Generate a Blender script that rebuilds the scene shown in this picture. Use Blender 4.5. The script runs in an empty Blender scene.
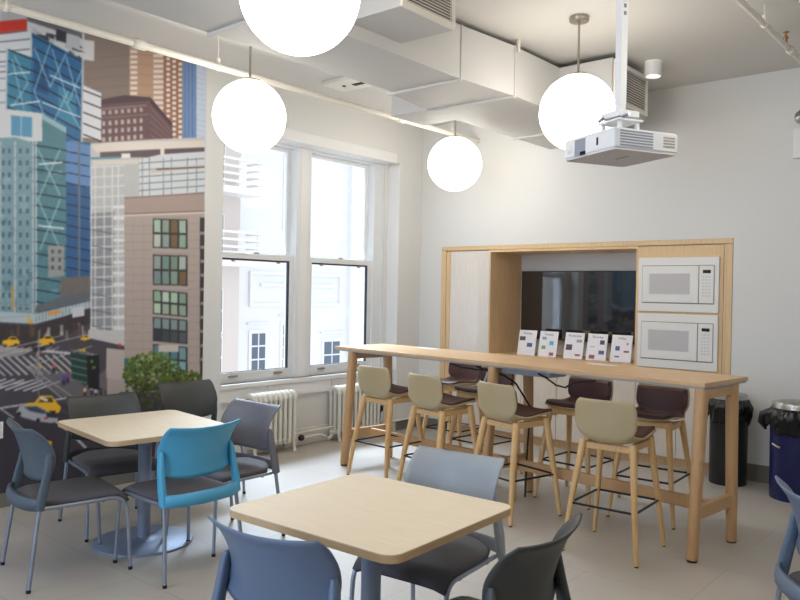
import bpy, bmesh, math, random
import numpy as np
from mathutils import Vector, Matrix
random.seed(7)
S = bpy.context.scene
COL = S.collection
R = math.radians

# ---------------------------------------------------------------- camera, world, lights, exposure
YAW, PITCH, ROLL, FPX, EYE = R(40.25), R(-0.6), R(1.02), 762.2, 1.6
fwd = Vector((-math.sin(YAW) * math.cos(PITCH), math.cos(YAW) * math.cos(PITCH), math.sin(PITCH)))
rgt = Vector((math.cos(YAW), math.sin(YAW), 0))
up0 = rgt.cross(fwd)
rt = rgt * math.cos(ROLL) + up0 * math.sin(ROLL)
up = rt.cross(fwd)
cam_d = bpy.data.cameras.new('camera')
cam_d.sensor_width = 36.0
cam_d.lens = 36.0 * FPX / 800.0
cam_d.clip_start = 0.02
cam = bpy.data.objects.new('camera', cam_d)
COL.objects.link(cam)
m3 = Matrix((rt, up, -fwd)).transposed()
cam.matrix_world = Matrix.Translation((0, 0, EYE)) @ m3.to_4x4()
S.camera = cam

W = bpy.data.worlds.new('sky')
S.world = W
W.use_nodes = True
wn = W.node_tree
wn.nodes['Background'].inputs[0].default_value = (0.90, 0.95, 1.0, 1)
wn.nodes['Background'].inputs[1].default_value = 1.0

FYL = -2.6
def area(name, loc, direction, sx, sy, power, color):
    d = bpy.data.lights.new(name, 'AREA')
    d.shape = 'RECTANGLE'; d.size = sx; d.size_y = sy
    d.energy = power; d.color = color
    o = bpy.data.objects.new(name, d); COL.objects.link(o)
    o.location = loc
    o.rotation_euler = Vector(direction).to_track_quat('-Z', 'Y').to_euler()
    return o
# bright sky above the roofs outside the sashes, and cool fill light outside an added, unseen window behind the viewer
area('window_daylight', (-9.2, 7.4, 6.8), (5.0, -2.2, -5.6), 4.5, 4.0, 2600, (0.66, 0.82, 1.0))
area('added_rear_fill', (-2.9, FYL - 0.6, 2.3), (0.0, 1, -0.25), 2.6, 2.0, 95, (0.42, 0.64, 1.0))
GLOBE_EMIT = 6.2
S.view_settings.view_transform = 'Standard'
S.view_settings.look = 'None'
S.view_settings.gamma = 1
S.view_settings.use_curve_mapping = False
S.view_settings.exposure = 0.47

# ---------------------------------------------------------------- materials
def lin(c):
    return tuple(((v / 255) / 12.92 if v / 255 <= 0.04045 else ((v / 255 + 0.055) / 1.055) ** 2.4) for v in c)

def mat(name, rgb, rough=0.5, metal=0.0, bump=0.0, bscale=60, var=0.0, vscale=4, emit=0, coat=0, spec=0.5, stretch=None):
    m = bpy.data.materials.new(name); m.use_nodes = True
    nt = m.node_tree; b = nt.nodes['Principled BSDF']
    c = lin(rgb)
    b.inputs['Base Color'].default_value = (*c, 1)
    b.inputs['Roughness'].default_value = rough
    b.inputs['Metallic'].default_value = metal
    b.inputs['Specular IOR Level'].default_value = spec
    b.inputs['Coat Weight'].default_value = coat
    if emit:
        b.inputs['Emission Color'].default_value = (1, 1, 1, 1)
        b.inputs['Emission Strength'].default_value = emit
    tc = nt.nodes.new('ShaderNodeTexCoord'); mp = nt.nodes.new('ShaderNodeMapping')
    nt.links.new(tc.outputs['Object'], mp.inputs[0])
    if stretch: mp.inputs['Scale'].default_value = stretch
    if var:
        n = nt.nodes.new('ShaderNodeTexNoise'); n.inputs['Scale'].default_value = vscale; n.inputs['Detail'].default_value = 4
        nt.links.new(mp.outputs[0], n.inputs['Vector'])
        r = nt.nodes.new('ShaderNodeValToRGB')
        r.color_ramp.elements[0].position = 0.3; r.color_ramp.elements[1].position = 0.7
        r.color_ramp.elements[0].color = (*[v * (1 - var) for v in c], 1)
        r.color_ramp.elements[1].color = (*[min(1, v * (1 + var)) for v in c], 1)
        nt.links.new(n.outputs['Fac'], r.inputs[0]); nt.links.new(r.outputs[0], b.inputs['Base Color'])
    if bump:
        n2 = nt.nodes.new('ShaderNodeTexNoise'); n2.inputs['Scale'].default_value = bscale; n2.inputs['Detail'].default_value = 3
        nt.links.new(mp.outputs[0], n2.inputs['Vector'])
        bp = nt.nodes.new('ShaderNodeBump'); bp.inputs['Strength'].default_value = bump; bp.inputs['Distance'].default_value = 0.004
        nt.links.new(n2.outputs['Fac'], bp.inputs['Height']); nt.links.new(bp.outputs[0], b.inputs['Normal'])
    return m

M = dict(
    wall=mat('wall_paint', (221, 221, 219), 0.75, bump=0.05, bscale=90),
    ceiling=mat('ceiling_paint', (212, 210, 206), 0.8),
    duct=mat('duct_paint', (196, 195, 194), 0.6),
    trimw=mat('white_trim_paint', (232, 232, 232), 0.4),
    sash=mat('sash_enamel', (226, 228, 230), 0.4),
    dark_gasket=mat('dark_gasket', (60, 66, 80), 0.6),
    baseb=mat('grey_vinyl_base', (120, 116, 108), 0.6),
    oak=mat('oak_veneer', (222, 190, 146), 0.45, var=0.07, vscale=9, stretch=(6, 6, 0.5)),
    oakdaylit=mat('daylit_oak_door', (221, 213, 204), 0.2, var=0.04, vscale=9, stretch=(6, 6, 0.5), coat=0.6),  # same oak, paled to paint the window's reflection onto the doors
    oaktop=mat('oak_table_top', (212, 176, 134), 0.38, var=0.06, vscale=8, stretch=(0.6, 8, 4)),
    oakleg=mat('oak_table_leg', (198, 158, 114), 0.5, var=0.07, vscale=10, stretch=(8, 8, 0.7)),
    ashleg=mat('ash_stool_leg', (222, 182, 128), 0.5, var=0.08, vscale=10, stretch=(8, 8, 0.8)),
    maple=mat('maple_laminate', (230, 214, 188), 0.5, var=0.035, vscale=7, stretch=(1, 7, 1)),
    mapleedge=mat('maple_edge', (205, 172, 130), 0.45, var=0.08, vscale=20, stretch=(1, 1, 12)),
    underside=mat('grey_underside', (178, 178, 182), 0.5),
    beige=mat('beige_shell_plastic', (182, 164, 128), 0.5),
    brown=mat('brown_upholstery', (84, 54, 48), 0.55, bump=0.15, bscale=220),
    tag=mat('grey_fabric_tag', (120, 122, 126), 0.7),
    black=mat('black_plastic', (24, 24, 26), 0.45),
    blacksteel=mat('black_powder_steel', (28, 28, 32), 0.4, metal=0.3),
    liner=mat('black_bin_liner', (14, 14, 16), 0.25, bump=1.0, bscale=30),
    navy=mat('navy_bin_plastic', (20, 28, 84), 0.35),
    steel=mat('brushed_steel', (190, 188, 184), 0.28, metal=1.0, bump=0.03, bscale=200),
    nickel=mat('satin_nickel', (176, 168, 156), 0.35, metal=0.9),
    chairmetal=mat('silver_chair_tube', (158, 166, 180), 0.35, metal=0.7),
    basemetal=mat('silver_table_base', (146, 158, 178), 0.5, metal=0.4),
    seatfab=mat('charcoal_seat_fabric', (86, 84, 88), 0.8, bump=0.2, bscale=260),
    pblue=mat('turquoise_plastic', (80, 168, 206), 0.45),
    pgraphlit=mat('daylit_graphite_plastic', (82, 94, 104), 0.5),  # graphite plastic, with reflected blue daylight put into the colour
    pgraph=mat('graphite_plastic', (66, 68, 66), 0.5),
    plight=mat('light_grey_plastic', (158, 164, 170), 0.45),
    pgrey=mat('mid_grey_plastic', (116, 116, 124), 0.45),
    pbluegrey=mat('blue_grey_plastic', (104, 120, 144), 0.45),
    cast=mat('cream_cast_iron', (222, 220, 210), 0.4),
    iron=mat('dark_valve_iron', (48, 46, 46), 0.5, metal=0.5),
    pipe=mat('white_pipe_paint', (228, 224, 214), 0.5),
    appl=mat('white_appliance', (232, 230, 226), 0.35),
    applgap=mat('appliance_shadow_gap', (128, 128, 130), 0.5),
    mwglass=mat('microwave_window_glass', (196, 194, 194), 0.2, bump=0),
    btn=mat('keypad_grey', (214, 214, 214), 0.5),
    display=mat('display_black', (18, 18, 24), 0.15),
    tv=mat('tv_screen_glass', (6, 8, 12), 0.06, spec=0.9, coat=1.0),
    proj=mat('projector_white', (226, 228, 232), 0.4),
    projdark=mat('projector_grille', (140, 146, 160), 0.6),
    projbounce=mat('bounce_lit_underside', (216, 210, 210), 0.6),  # underside lightened to stand in for light bounced off the floor
    paper=mat('white_card_paper', (238, 236, 242), 0.6),
    ink=mat('grey_ink', (160, 162, 174), 0.7),
    inkdark=mat('dark_picture_ink', (96, 88, 104), 0.7),
    inkblue=mat('blue_picture_ink', (90, 106, 160), 0.7),
    inkcyan=mat('cyan_picture_ink', (96, 190, 214), 0.7),
    inkgreen=mat('green_picture_ink', (110, 180, 110), 0.7),
    inkred=mat('red_picture_ink', (160, 96, 110), 0.7),
    orange=mat('orange_cover', (214, 84, 30), 0.5),
    cord=mat('white_cord', (232, 232, 232), 0.5),
    brass=mat('brass_sprinkler', (176, 128, 84), 0.35, metal=0.9),
    plate=mat('white_cover_plate', (232, 232, 232), 0.4),
    outglass=mat('facade_window_glass', (92, 108, 128), 0.15),
    facadew=mat('white_painted_brick', (232, 235, 240), 0.8, var=0.02, vscale=2),
    darkin=mat('dark_void', (52, 50, 48), 0.8),
    woodbrown=mat('brown_stained_wood', (140, 98, 62), 0.5, var=0.1, vscale=9, stretch=(8, 8, 1)),
)
gl = bpy.data.materials.new('window_glass'); gl.use_nodes = True
nt = gl.node_tree; nt.nodes.clear()
o_ = nt.nodes.new('ShaderNodeOutputMaterial'); mx = nt.nodes.new('ShaderNodeMixShader')
tr = nt.nodes.new('ShaderNodeBsdfTransparent'); gs = nt.nodes.new('ShaderNodeBsdfGlossy'); gs.inputs['Roughness'].default_value = 0.02
fr = nt.nodes.new('ShaderNodeFresnel'); fr.inputs['IOR'].default_value = 1.13
nt.links.new(fr.outputs[0], mx.inputs[0]); nt.links.new(tr.outputs[0], mx.inputs[1]); nt.links.new(gs.outputs[0], mx.inputs[2]); nt.links.new(mx.outputs[0], o_.inputs[0])
M['glass'] = gl
# opal globe: a diffusing lamp glass lit from within
og = bpy.data.materials.new('opal_lamp_glass'); og.use_nodes = True
b = og.node_tree.nodes['Principled BSDF']; b.inputs['Base Color'].default_value = (0.9, 0.9, 0.88, 1)
b.inputs['Emission Color'].default_value = (1.0, 0.93, 0.82, 1); b.inputs['Emission Strength'].default_value = GLOBE_EMIT
M['opal'] = og
lo = mat('lamp_lens', (255, 250, 240), 0.4); lo.node_tree.nodes['Principled BSDF'].inputs['Emission Color'].default_value = (1, .9, .75, 1)
lo.node_tree.nodes['Principled BSDF'].inputs['Emission Strength'].default_value = 8
M['lens'] = lo

# tiled floor: large format pale tiles with thin joints
fm = bpy.data.materials.new('pale_floor_tile'); fm.use_nodes = True
nt = fm.node_tree; b = nt.nodes['Principled BSDF']
tc = nt.nodes.new('ShaderNodeTexCoord'); mp = nt.nodes.new('ShaderNodeMapping'); mp.inputs['Location'].default_value = (0.2, 0.13, 0)
br = nt.nodes.new('ShaderNodeTexBrick'); br.offset = 0.5; br.inputs['Scale'].default_value = 1.0
br.inputs['Brick Width'].default_value = 1.2; br.inputs['Row Height'].default_value = 0.6; br.inputs['Mortar Size'].default_value = 0.0025
br.inputs['Color1'].default_value = (*lin((192, 184, 174)), 1); br.inputs['Color2'].default_value = (*lin((187, 180, 170)), 1)
br.inputs['Mortar'].default_value = (*lin((168, 160, 150)), 1)
nz = nt.nodes.new('ShaderNodeTexNoise'); nz.inputs['Scale'].default_value = 3
mixc = nt.nodes.new('ShaderNodeMixRGB'); mixc.blend_type = 'MULTIPLY'; mixc.inputs[0].default_value = 0.12
nt.links.new(tc.outputs['Object'], mp.inputs[0]); nt.links.new(mp.outputs[0], br.inputs['Vector']); nt.links.new(mp.outputs[0], nz.inputs['Vector'])
nt.links.new(br.outputs['Color'], mixc.inputs[1]); nt.links.new(nz.outputs['Color'], mixc.inputs[2]); nt.links.new(mixc.outputs[0], b.inputs['Base Color'])
b.inputs['Roughness'].default_value = 0.42
M['floor'] = fm
# pinkish brick outside
bm_ = bpy.data.materials.new('tan_brick'); bm_.use_nodes = True
nt = bm_.node_tree; b = nt.nodes['Principled BSDF']; tc = nt.nodes.new('ShaderNodeTexCoord'); mp = nt.nodes.new('ShaderNodeMapping')
mp.inputs['Rotation'].default_value = (R(90), 0, R(90))
br = nt.nodes.new('ShaderNodeTexBrick'); br.inputs['Scale'].default_value = 1.6
br.inputs['Color1'].default_value = (*lin((206, 184, 176)), 1); br.inputs['Color2'].default_value = (*lin((192, 170, 162)), 1); br.inputs['Mortar'].default_value = (*lin((214, 204, 200)), 1)
nt.links.new(tc.outputs['Object'], mp.inputs[0]); nt.links.new(mp.outputs[0], br.inputs['Vector']); nt.links.new(br.outputs['Color'], b.inputs['Base Color'])
b.inputs['Roughness'].default_value = 0.85
M['brick'] = bm_

# ---------------------------------------------------------------- mesh helpers
class MB:
    """collects shapes, builds ONE mesh object"""
    def __init__(s): s.v = []; s.f = []; s.mi = []; s.sm = []; s.cur = 0; s.smooth = False
    def add(s, vs, fs, smooth=None):
        n = len(s.v); s.v += [tuple(v) for v in vs]
        for f in fs: s.f.append(tuple(i + n for i in f)); s.mi.append(s.cur); s.sm.append(s.smooth if smooth is None else smooth)
        return s
    def box(s, c, d, rz=0, bev=0.0, rot=None):
        cx, cy, cz = c; hx, hy, hz = d[0] / 2, d[1] / 2, d[2] / 2
        if bev:
            bm = bmesh.new(); bmesh.ops.create_cube(bm, size=1)
            for v in bm.verts: v.co = Vector((v.co.x * d[0], v.co.y * d[1], v.co.z * d[2]))
            bmesh.ops.bevel(bm, geom=bm.edges[:], offset=bev, segments=2, affect='EDGES', profile=0.7)
            bm.verts.index_update()
            vs = [v.co.copy() for v in bm.verts]; fs = [tuple(v.index for v in f.verts) for f in bm.faces]; bm.free()
        else:
            vs = [Vector((x, y, z)) for x in (-hx, hx) for y in (-hy, hy) for z in (-hz, hz)]
            fs = [(0, 1, 3, 2), (4, 6, 7, 5), (0, 4, 5, 1), (2, 3, 7, 6), (0, 2, 6, 4), (1, 5, 7, 3)]
        mt = Matrix.Rotation(rz, 3, 'Z') if rot is None else rot
        return s.add([mt @ v + Vector(c) for v in vs], fs)
    def b2(s, a, b, bev=0.0):
        return s.box([(a[i] + b[i]) / 2 for i in range(3)], [abs(b[i] - a[i]) for i in range(3)], bev=bev)
    def tube(s, pts, r, n=12, cap=True, sq=None):
        pts = [Vector(p) for p in pts]
        rs = r if isinstance(r, (list, tuple)) else [r] * len(pts)
        rings = []
        t0 = (pts[1] - pts[0]).normalized()
        ref = Vector((0, 0, 1)) if abs(t0.z) < 0.9 else Vector((0, 1, 0))
        nrm = (ref - t0 * ref.dot(t0)).normalized()
        for i, p in enumerate(pts):
            if i == 0: t = pts[1] - pts[0]
            elif i == len(pts) - 1: t = pts[-1] - pts[-2]
            else: t = (pts[i + 1] - p).normalized() + (p - pts[i - 1]).normalized()
            t.normalize(); nrm = (nrm - t * nrm.dot(t)).normalized(); bn = t.cross(nrm)
            ring = []
            for k in range(n):
                a = 2 * math.pi * (k + (0.5 if sq else 0)) / n
                ca, sa = math.cos(a), math.sin(a)
                if sq:
                    q = max(abs(ca), abs(sa)); e = sq[2] if len(sq) > 2 else 1.0
                    ca, sa = ca / q ** e, sa / q ** e
                    ring.append(p + nrm * ca * sq[0] * rs[i] + bn * sa * sq[1] * rs[i])
                else: ring.append(p + (nrm * ca + bn * sa) * rs[i])
            rings.append(ring)
        vs = [v for rg in rings for v in rg]
        fs = [(i * n + k, i * n + (k + 1) % n, (i + 1) * n + (k + 1) % n, (i + 1) * n + k) for i in range(len(pts) - 1) for k in range(n)]
        s.add(vs, fs, smooth=(n > 6))
        if cap:
            s.add(rings[0], [tuple(range(n))[::-1]], False); s.add(rings[-1], [tuple(range(n))], False)
        return s
    def lathe(s, prof, c=(0, 0, 0), n=32, axis='Z', cap=True):
        vs = []
        for r, z in prof:
            for k in range(n):
                a = 2 * math.pi * k / n
                x, y = r * math.cos(a), r * math.sin(a)
                v = (x, y, z) if axis == 'Z' else ((z, x, y) if axis == 'X' else (x, z, y))
                vs.append((v[0] + c[0], v[1] + c[1], v[2] + c[2]))
        m = len(prof)
        fs = [(i * n + k, i * n + (k + 1) % n, (i + 1) * n + (k + 1) % n, (i + 1) * n + k) for i in range(m - 1) for k in range(n)]
        s.add(vs, fs, True)
        if cap:
            if prof[0][0] > 1e-5: s.add(vs[:n], [tuple(range(n))[::-1]], False)
            if prof[-1][0] > 1e-5: s.add(vs[-n:], [tuple(range(n))], False)
        return s
    def prism(s, poly, z0, z1, bev=0, fn=None):
        n = len(poly)
        if bev:
            c = Vector((sum(p[0] for p in poly) / n, sum(p[1] for p in poly) / n))
            def ins(d):
                out = []
                for p in poly:
                    v = Vector(p[:2]) - c; L = v.length; out.append(tuple(c + v * max(0, (L - d)) / L))
                return out
            levels = [(ins(bev), z0), (poly, z0 + bev), (poly, z1 - bev), (ins(bev), z1)]
        else: levels = [(poly, z0), (poly, z1)]
        vs = [(p[0], p[1], z) for pl, z in levels for p in pl]
        if fn: vs = [fn(v) for v in vs]
        m = len(levels)
        fs = [(i * n + k, i * n + (k + 1) % n, (i + 1) * n + (k + 1) % n, (i + 1) * n + k) for i in range(m - 1) for k in range(n)]
        fs += [tuple(range(n))[::-1], tuple(range((m - 1) * n, m * n))]
        return s.add(vs, fs)
    def grid(s, P, nu, nv, closeu=False):
        vs = [P(i / nu, j / nv) for j in range(nv + 1) for i in range(nu + 1)]
        w = nu + 1
        fs = [(j * w + i, j * w + i + 1, (j + 1) * w + i + 1, (j + 1) * w + i) for j in range(nv) for i in range(nu)]
        return s.add(vs, fs, True)
    def build(s, name, m, parent=None, solid=0, offset=0, bevel=0, sub=0):
        me = bpy.data.meshes.new(name)
        me.from_pydata([tuple(v) for v in s.v], [], s.f)
        bmx = bmesh.new(); bmx.from_mesh(me)
        for f, sm in zip(bmx.faces, s.sm): f.smooth = sm
        if not solid: bmesh.ops.recalc_face_normals(bmx, faces=bmx.faces[:])
        bmx.to_mesh(me); bmx.free()
        ms = m if isinstance(m, (list, tuple)) else [m]
        for q in ms: me.materials.append(M[q])
        if len(ms) > 1:
            for p, k in zip(me.polygons, s.mi): p.material_index = k
        o = bpy.data.objects.new(name, me); COL.objects.link(o)
        if parent: o.parent = parent
        if solid:
            md = o.modifiers.new('thickness', 'SOLIDIFY'); md.thickness = solid; md.offset = offset; md.use_even_offset = False
        if sub:
            md = o.modifiers.new('smooth', 'SUBSURF'); md.levels = sub; md.render_levels = sub
        if bevel:
            md = o.modifiers.new('edge', 'BEVEL'); md.width = bevel; md.segments = 2; md.limit_method = 'ANGLE'
        return o

def ring(w, x0, x1, y0, y1, z0, z1, t, tz=None):
    """rectangular frame in the y-z plane, its four bars meeting without overlap"""
    tz = tz or t
    w.b2((x0, y0, z0), (x1, y1, z0 + tz)); w.b2((x0, y0, z1 - tz), (x1, y1, z1))
    w.b2((x0, y0, z0 + tz), (x1, y0 + t, z1 - tz)); w.b2((x0, y1 - t, z0 + tz), (x1, y1, z1 - tz))
def rrect(w, d, r, n=6, c=(0, 0)):
    out = []
    for (sx, sy, a0) in ((1, 1, 0), (-1, 1, 90), (-1, -1, 180), (1, -1, 270)):
        for k in range(n + 1):
            a = R(a0 + 90 * k / n)
            out.append((c[0] + sx * (w / 2 - r) + r * math.cos(a), c[1] + sy * (d / 2 - r) + r * math.sin(a)))
    return out

def arc(p0, p1, p2, n=6):
    """quadratic corner from p0 to p2 around p1"""
    p0, p1, p2 = Vector(p0), Vector(p1), Vector(p2)
    return [(1 - t) ** 2 * p0 + 2 * t * (1 - t) * p1 + t * t * p2 for t in [k / n for k in range(n + 1)]]

def tag(o, label, cat, group=None, kind=None):
    o['label'] = label; o['category'] = cat
    if group: o['group'] = group
    if kind: o['kind'] = kind
    return o
def thing(name, label, cat, loc=(0, 0, 0), rz=0, group=None):
    o = bpy.data.objects.new(name, None); COL.objects.link(o)
    o.empty_display_size = 0.1
    o.location = loc; o.rotation_euler = (0, 0, rz)
    return tag(o, label, cat, group)
def struct(o):
    o['kind'] = 'structure'; return o
def kids(o): return [c for c in bpy.data.objects if c.parent == o]
def copy_tree(o, parent=None):
    c = o.copy(); COL.objects.link(c); c.parent = parent
    for ch in kids(o): copy_tree(ch, c)
    return c
def put(o, loc, rz, label, group=None):
    o.location = loc; o.rotation_euler = (0, 0, rz); o['label'] = label
    if group: o['group'] = group
    return o

# ---------------------------------------------------------------- room shell
LX, BY, CZ = -5.70, 7.10, 3.56       # left wall face, back wall face, ceiling height
RX, FY = 2.6, -2.6                   # right wall, wall behind the camera
WY0, WY1, WZ1 = 4.23, 6.69, 3.08     # window recess
RECX = -5.86
struct(MB().b2((LX - 0.6, FY - .2, -0.1), (RX + .2, BY + 1.0, 0)).build('floor', 'floor'))
struct(MB().b2((LX - 0.6, FY - .2, CZ), (RX + .2, BY + 1.0, CZ + 0.1)).build('ceiling', 'ceiling'))
# left wall with the recessed window bay
GX0, GY0, GY1, GZ0, GZ1 = -6.0, 4.30, 6.62, 0.70, 3.08   # opening through the wall
w = MB()
w.b2((LX - .4, FY, 0), (LX, WY0, CZ)); w.b2((LX - .4, WY1, 0), (LX, BY + 1.0, CZ)); w.b2((LX - .4, WY0, WZ1), (LX, WY1, CZ))
w.b2((LX - .4, WY0, 0), (RECX, WY1, GZ0)); w.b2((LX - .4, WY0, GZ0), (RECX, GY0, WZ1)); w.b2((LX - .4, GY1, GZ0), (RECX, WY1, WZ1))
struct(w.build('wall_left', 'wall'))
# back wall with the cabinet recess
CX0, CX1, CTOP = -5.385, -2.13, 2.135
w = MB()
w.b2((LX, BY, 0), (CX0, BY + .85, CZ)); w.b2((CX1, BY, 0), (RX, BY + .85, CZ)); w.b2((CX0, BY, CTOP), (CX1, BY + .85, CZ)); w.b2((CX0, BY + .78, 0), (CX1, BY + .85, CTOP))
struct(w.build('wall_back', 'wall'))
struct(MB().b2((RX, FY, 0), (RX + .15, BY + .85, CZ)).build('wall_right', 'wall'))
w = MB(); w.b2((LX, FY - .15, 0), (-4.3, FY, CZ)); w.b2((-1.5, FY - .15, 0), (RX, FY, CZ)); w.b2((-4.3, FY - .15, 0), (-1.5, FY, .9)); w.b2((-4.3, FY - .15, 3.1), (-1.5, FY, CZ))
struct(w.build('wall_front', 'wall'))
w = MB(); w.b2((-4.3, FY - .12, .9), (-1.5, FY - .05, .96)); w.b2((-4.3, FY - .12, 3.04), (-1.5, FY - .05, 3.1)); w.b2((-2.93, FY - .12, .9), (-2.87, FY - .05, 3.1)); w.b2((-4.3, FY - .12, .9), (-4.24, FY - .05, 3.1)); w.b2((-1.56, FY - .12, .9), (-1.5, FY - .05, 3.1))
struct(w.build('window_3', 'sash'))  # unseen window added to let cool light onto the chairs
struct(MB().b2((LX, FY, 0), (LX + .012, WY0, 0.10)).build('baseboard_left', 'baseb', bevel=.003))
struct(MB().b2((CX1 + .01, BY - .012, 0), (RX, BY, 0.15)).build('baseboard_back', 'baseb', bevel=.003))
w = MB(); w.b2((LX, WY1 + .0, 0), (LX + .012, BY, 0.12)); w.b2((LX, BY - .012, 0), (CX0, BY, 0.12))
struct(w.build('baseboard_corner', 'baseb'))
struct(MB().b2((RECX, WY0, 0), (RECX + .015, WY1, 0.17)).build('baseboard_window', 'trimw', bevel=.004))

# window: head casing, sill, apron, two double-hung sashes
struct(MB().b2((LX - .17, WY0 - .05, WZ1 - .015), (LX + .03, WY1 - .08, WZ1 + .10)).build('trim_1', 'trimw', bevel=.008))
w = MB(); w.b2((-5.98, WY0, .655), (-5.82, WY1, .70), bev=.01); w.b2((RECX, WY0, .53), (RECX + .018, WY1, .655)); w.b2((RECX + .018, WY0, .53), (RECX + .03, WY1, .555))
struct(w.build('trim_2', 'trimw'))
w = MB()   # apron panel joints
for y in (4.9, 5.78): w.b2((RECX + .017, y, .555), (RECX + .021, y + .006, .655))
struct(w.build('trim_3', 'underside'))
def make_window(n, y0, y1, stud):
    XF = -5.92
    root = MB()
    # frame: jambs, head, sub sill
    root.b2((-6.06, y0 - .04, .70), (XF + .03, y0 + .03, 3.08), bev=.004); root.b2((-6.06, y1 - .03, .70), (XF + .03, y1 + (.04 if not stud else .14), 3.08), bev=.004)
    root.b2((-6.06, y0, 3.052), (XF + .02, y1, 3.08)); root.b2((-6.06, y0, .695), (XF + .012, y1, .725))
    r = struct(root.build('window_%d' % n, 'sash'))
    # lower sash (inner)
    s = MB(); a, b_ = y0 + .03, y1 - .03
    s.b2((-5.955, a, .725), (XF, b_, .80), bev=.004); s.b2((-5.955, a, 1.895), (XF, b_, 1.95), bev=.004)
    s.b2((-5.955, a, .80), (XF, a + .05, 1.895)); s.b2((-5.955, b_ - .055, .80), (XF, b_, 1.895))
    s.build('lower_sash', 'sash', r)
    g = MB(); g.b2((-5.95, a + .05, 1.878), (-5.93, b_ - .055, 1.895)); g.b2((-5.95, b_ - .075, .80), (-5.93, b_ - .055, 1.88)); g.b2((-5.95, a + .05, .80), (-5.93, b_ - .055, .806))
    g.build('glazing_gasket', 'dark_gasket', r)
    MB().b2((-5.945, a + .04, .79), (-5.941, b_ - .05, 1.90)).build('lower_pane', 'glass', r)
    # upper sash (outer)
    s = MB()
    s.b2((-6.03, a, 3.02), (-5.985, b_, 3.05)); s.b2((-6.03, a, 1.93), (-5.985, b_, 1.97)); s.b2((-6.03, a, 1.97), (-5.985, a + .05, 3.02)); s.b2((-6.03, b_ - .05, 1.97), (-5.985, b_, 3.02))
    s.build('upper_sash', 'sash', r)
    MB().b2((-6.01, a + .04, 1.96), (-6.006, b_ - .04, 3.03)).build('upper_pane', 'glass', r)
    for yy in (a + .2, b_ - .2):
        MB().b2((XF, yy - .05, .755), (XF + .022, yy + .05, .775), bev=.004).build('finger_lift', 'nickel', r)
        MB().lathe([(.0, 0), (.02, .002), (.02, .014), (.012, .018)], (XF - .01, yy, 1.862), 12).build('pull', 'nickel', r)
    MB().box((XF - .015, (a + b_) / 2, 1.958), (.03, .05, .016), bev=.004).build('sash_lock', 'nickel', r)
    return r
make_window(1, 4.30, 5.32, False)
make_window(2, 5.46, 6.50, True)
w = MB(); w.b2((-6.06, 5.34, .70), (-5.885, 5.44, 3.08), bev=.006)
struct(w.build('trim_4', 'trimw'))
# right jamb panel of the bay
w = MB(); w.b2((-5.98, 6.60, .70), (-5.88, WY1 - .012, 3.05), bev=.004)
struct(w.build('trim_5', 'sash'))
w = MB(); w.b2((RECX, WY1 - .012, .70), (LX + .006, WY1 + .0, 3.05))
struct(w.build('trim_6', 'trimw'))

# ---------------------------------------------------------------- mural: a printed city view, painted on a fine grid of the panel
cam_fw, cam_r, cam_u = np.array(fwd), np.array(rt), np.array(up)
def onwall(px, py, X=LX + .004):
    d = cam_fw * FPX + cam_r * (px - 400) - cam_u * (py - 300)
    t = X / d[0]
    return d[1] * t, EYE + d[2] * t
MY0, MY1, MZ0, MZ1, MS = 1.2, 4.034, 0.10, 3.555, 0.003
NY, NZ = 2 * int((MY1 - MY0) / MS / 2), 2 * int((MZ1 - MZ0) / MS / 2)
img = np.zeros((NZ, NY, 3)); img[:] = (206, 210, 218)
gy, gz = np.meshgrid(MY0 + (np.arange(NY) + .5) * MS, MZ0 + (np.arange(NZ) + .5) * MS)
rng = np.random.default_rng(5)
def fill(pts, col, a=1.0, jit=0):
    q = [onwall(*p) for p in pts]
    ys = [p[0] for p in q]; zs = [p[1] for p in q]
    i0, i1 = max(0, int((min(ys) - MY0) / MS) - 1), min(NY, int((max(ys) - MY0) / MS) + 2)
    j0, j1 = max(0, int((min(zs) - MZ0) / MS) - 1), min(NZ, int((max(zs) - MZ0) / MS) + 2)
    if i1 <= i0 or j1 <= j0: return
    Y, Z = gy[j0:j1, i0:i1], gz[j0:j1, i0:i1]
    ins = np.zeros(Y.shape, bool); n = len(q)
    for k in range(n):
        (ya, za), (yb, zb) = q[k], q[(k + 1) % n]
        if za == zb: continue
        c = ((za > Z) != (zb > Z)) & (Y < (yb - ya) * (Z - za) / (zb - za) + ya)
        ins ^= c
    sub = img[j0:j1, i0:i1]
    cc = np.array(col, float)
    if jit: sub[ins] = sub[ins] * (1 - a) + a * (cc + rng.normal(0, jit, (int(ins.sum()), 1)))
    else: sub[ins] = sub[ins] * (1 - a) + a * cc
def line(p, q, wd, col, a=1.0):
    dx, dy = q[0] - p[0], q[1] - p[1]; L = math.hypot(dx, dy) or 1
    nx, ny = -dy / L * wd / 2, dx / L * wd / 2
    fill([(p[0] + nx, p[1] + ny), (q[0] + nx, q[1] + ny), (q[0] - nx, q[1] - ny), (p[0] - nx, p[1] - ny)], col, a)
def rect(x0, y0, x1, y1, col, a=1.0, jit=0, sk=0.0):
    fill([(x0, y0), (x1, y0 + sk * (x1 - x0)), (x1, y1 + sk * (x1 - x0)), (x0, y1)], col, a, jit)
def lerp2(p, q, t): return (p[0] + (q[0] - p[0]) * t, p[1] + (q[1] - p[1]) * t)

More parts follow.
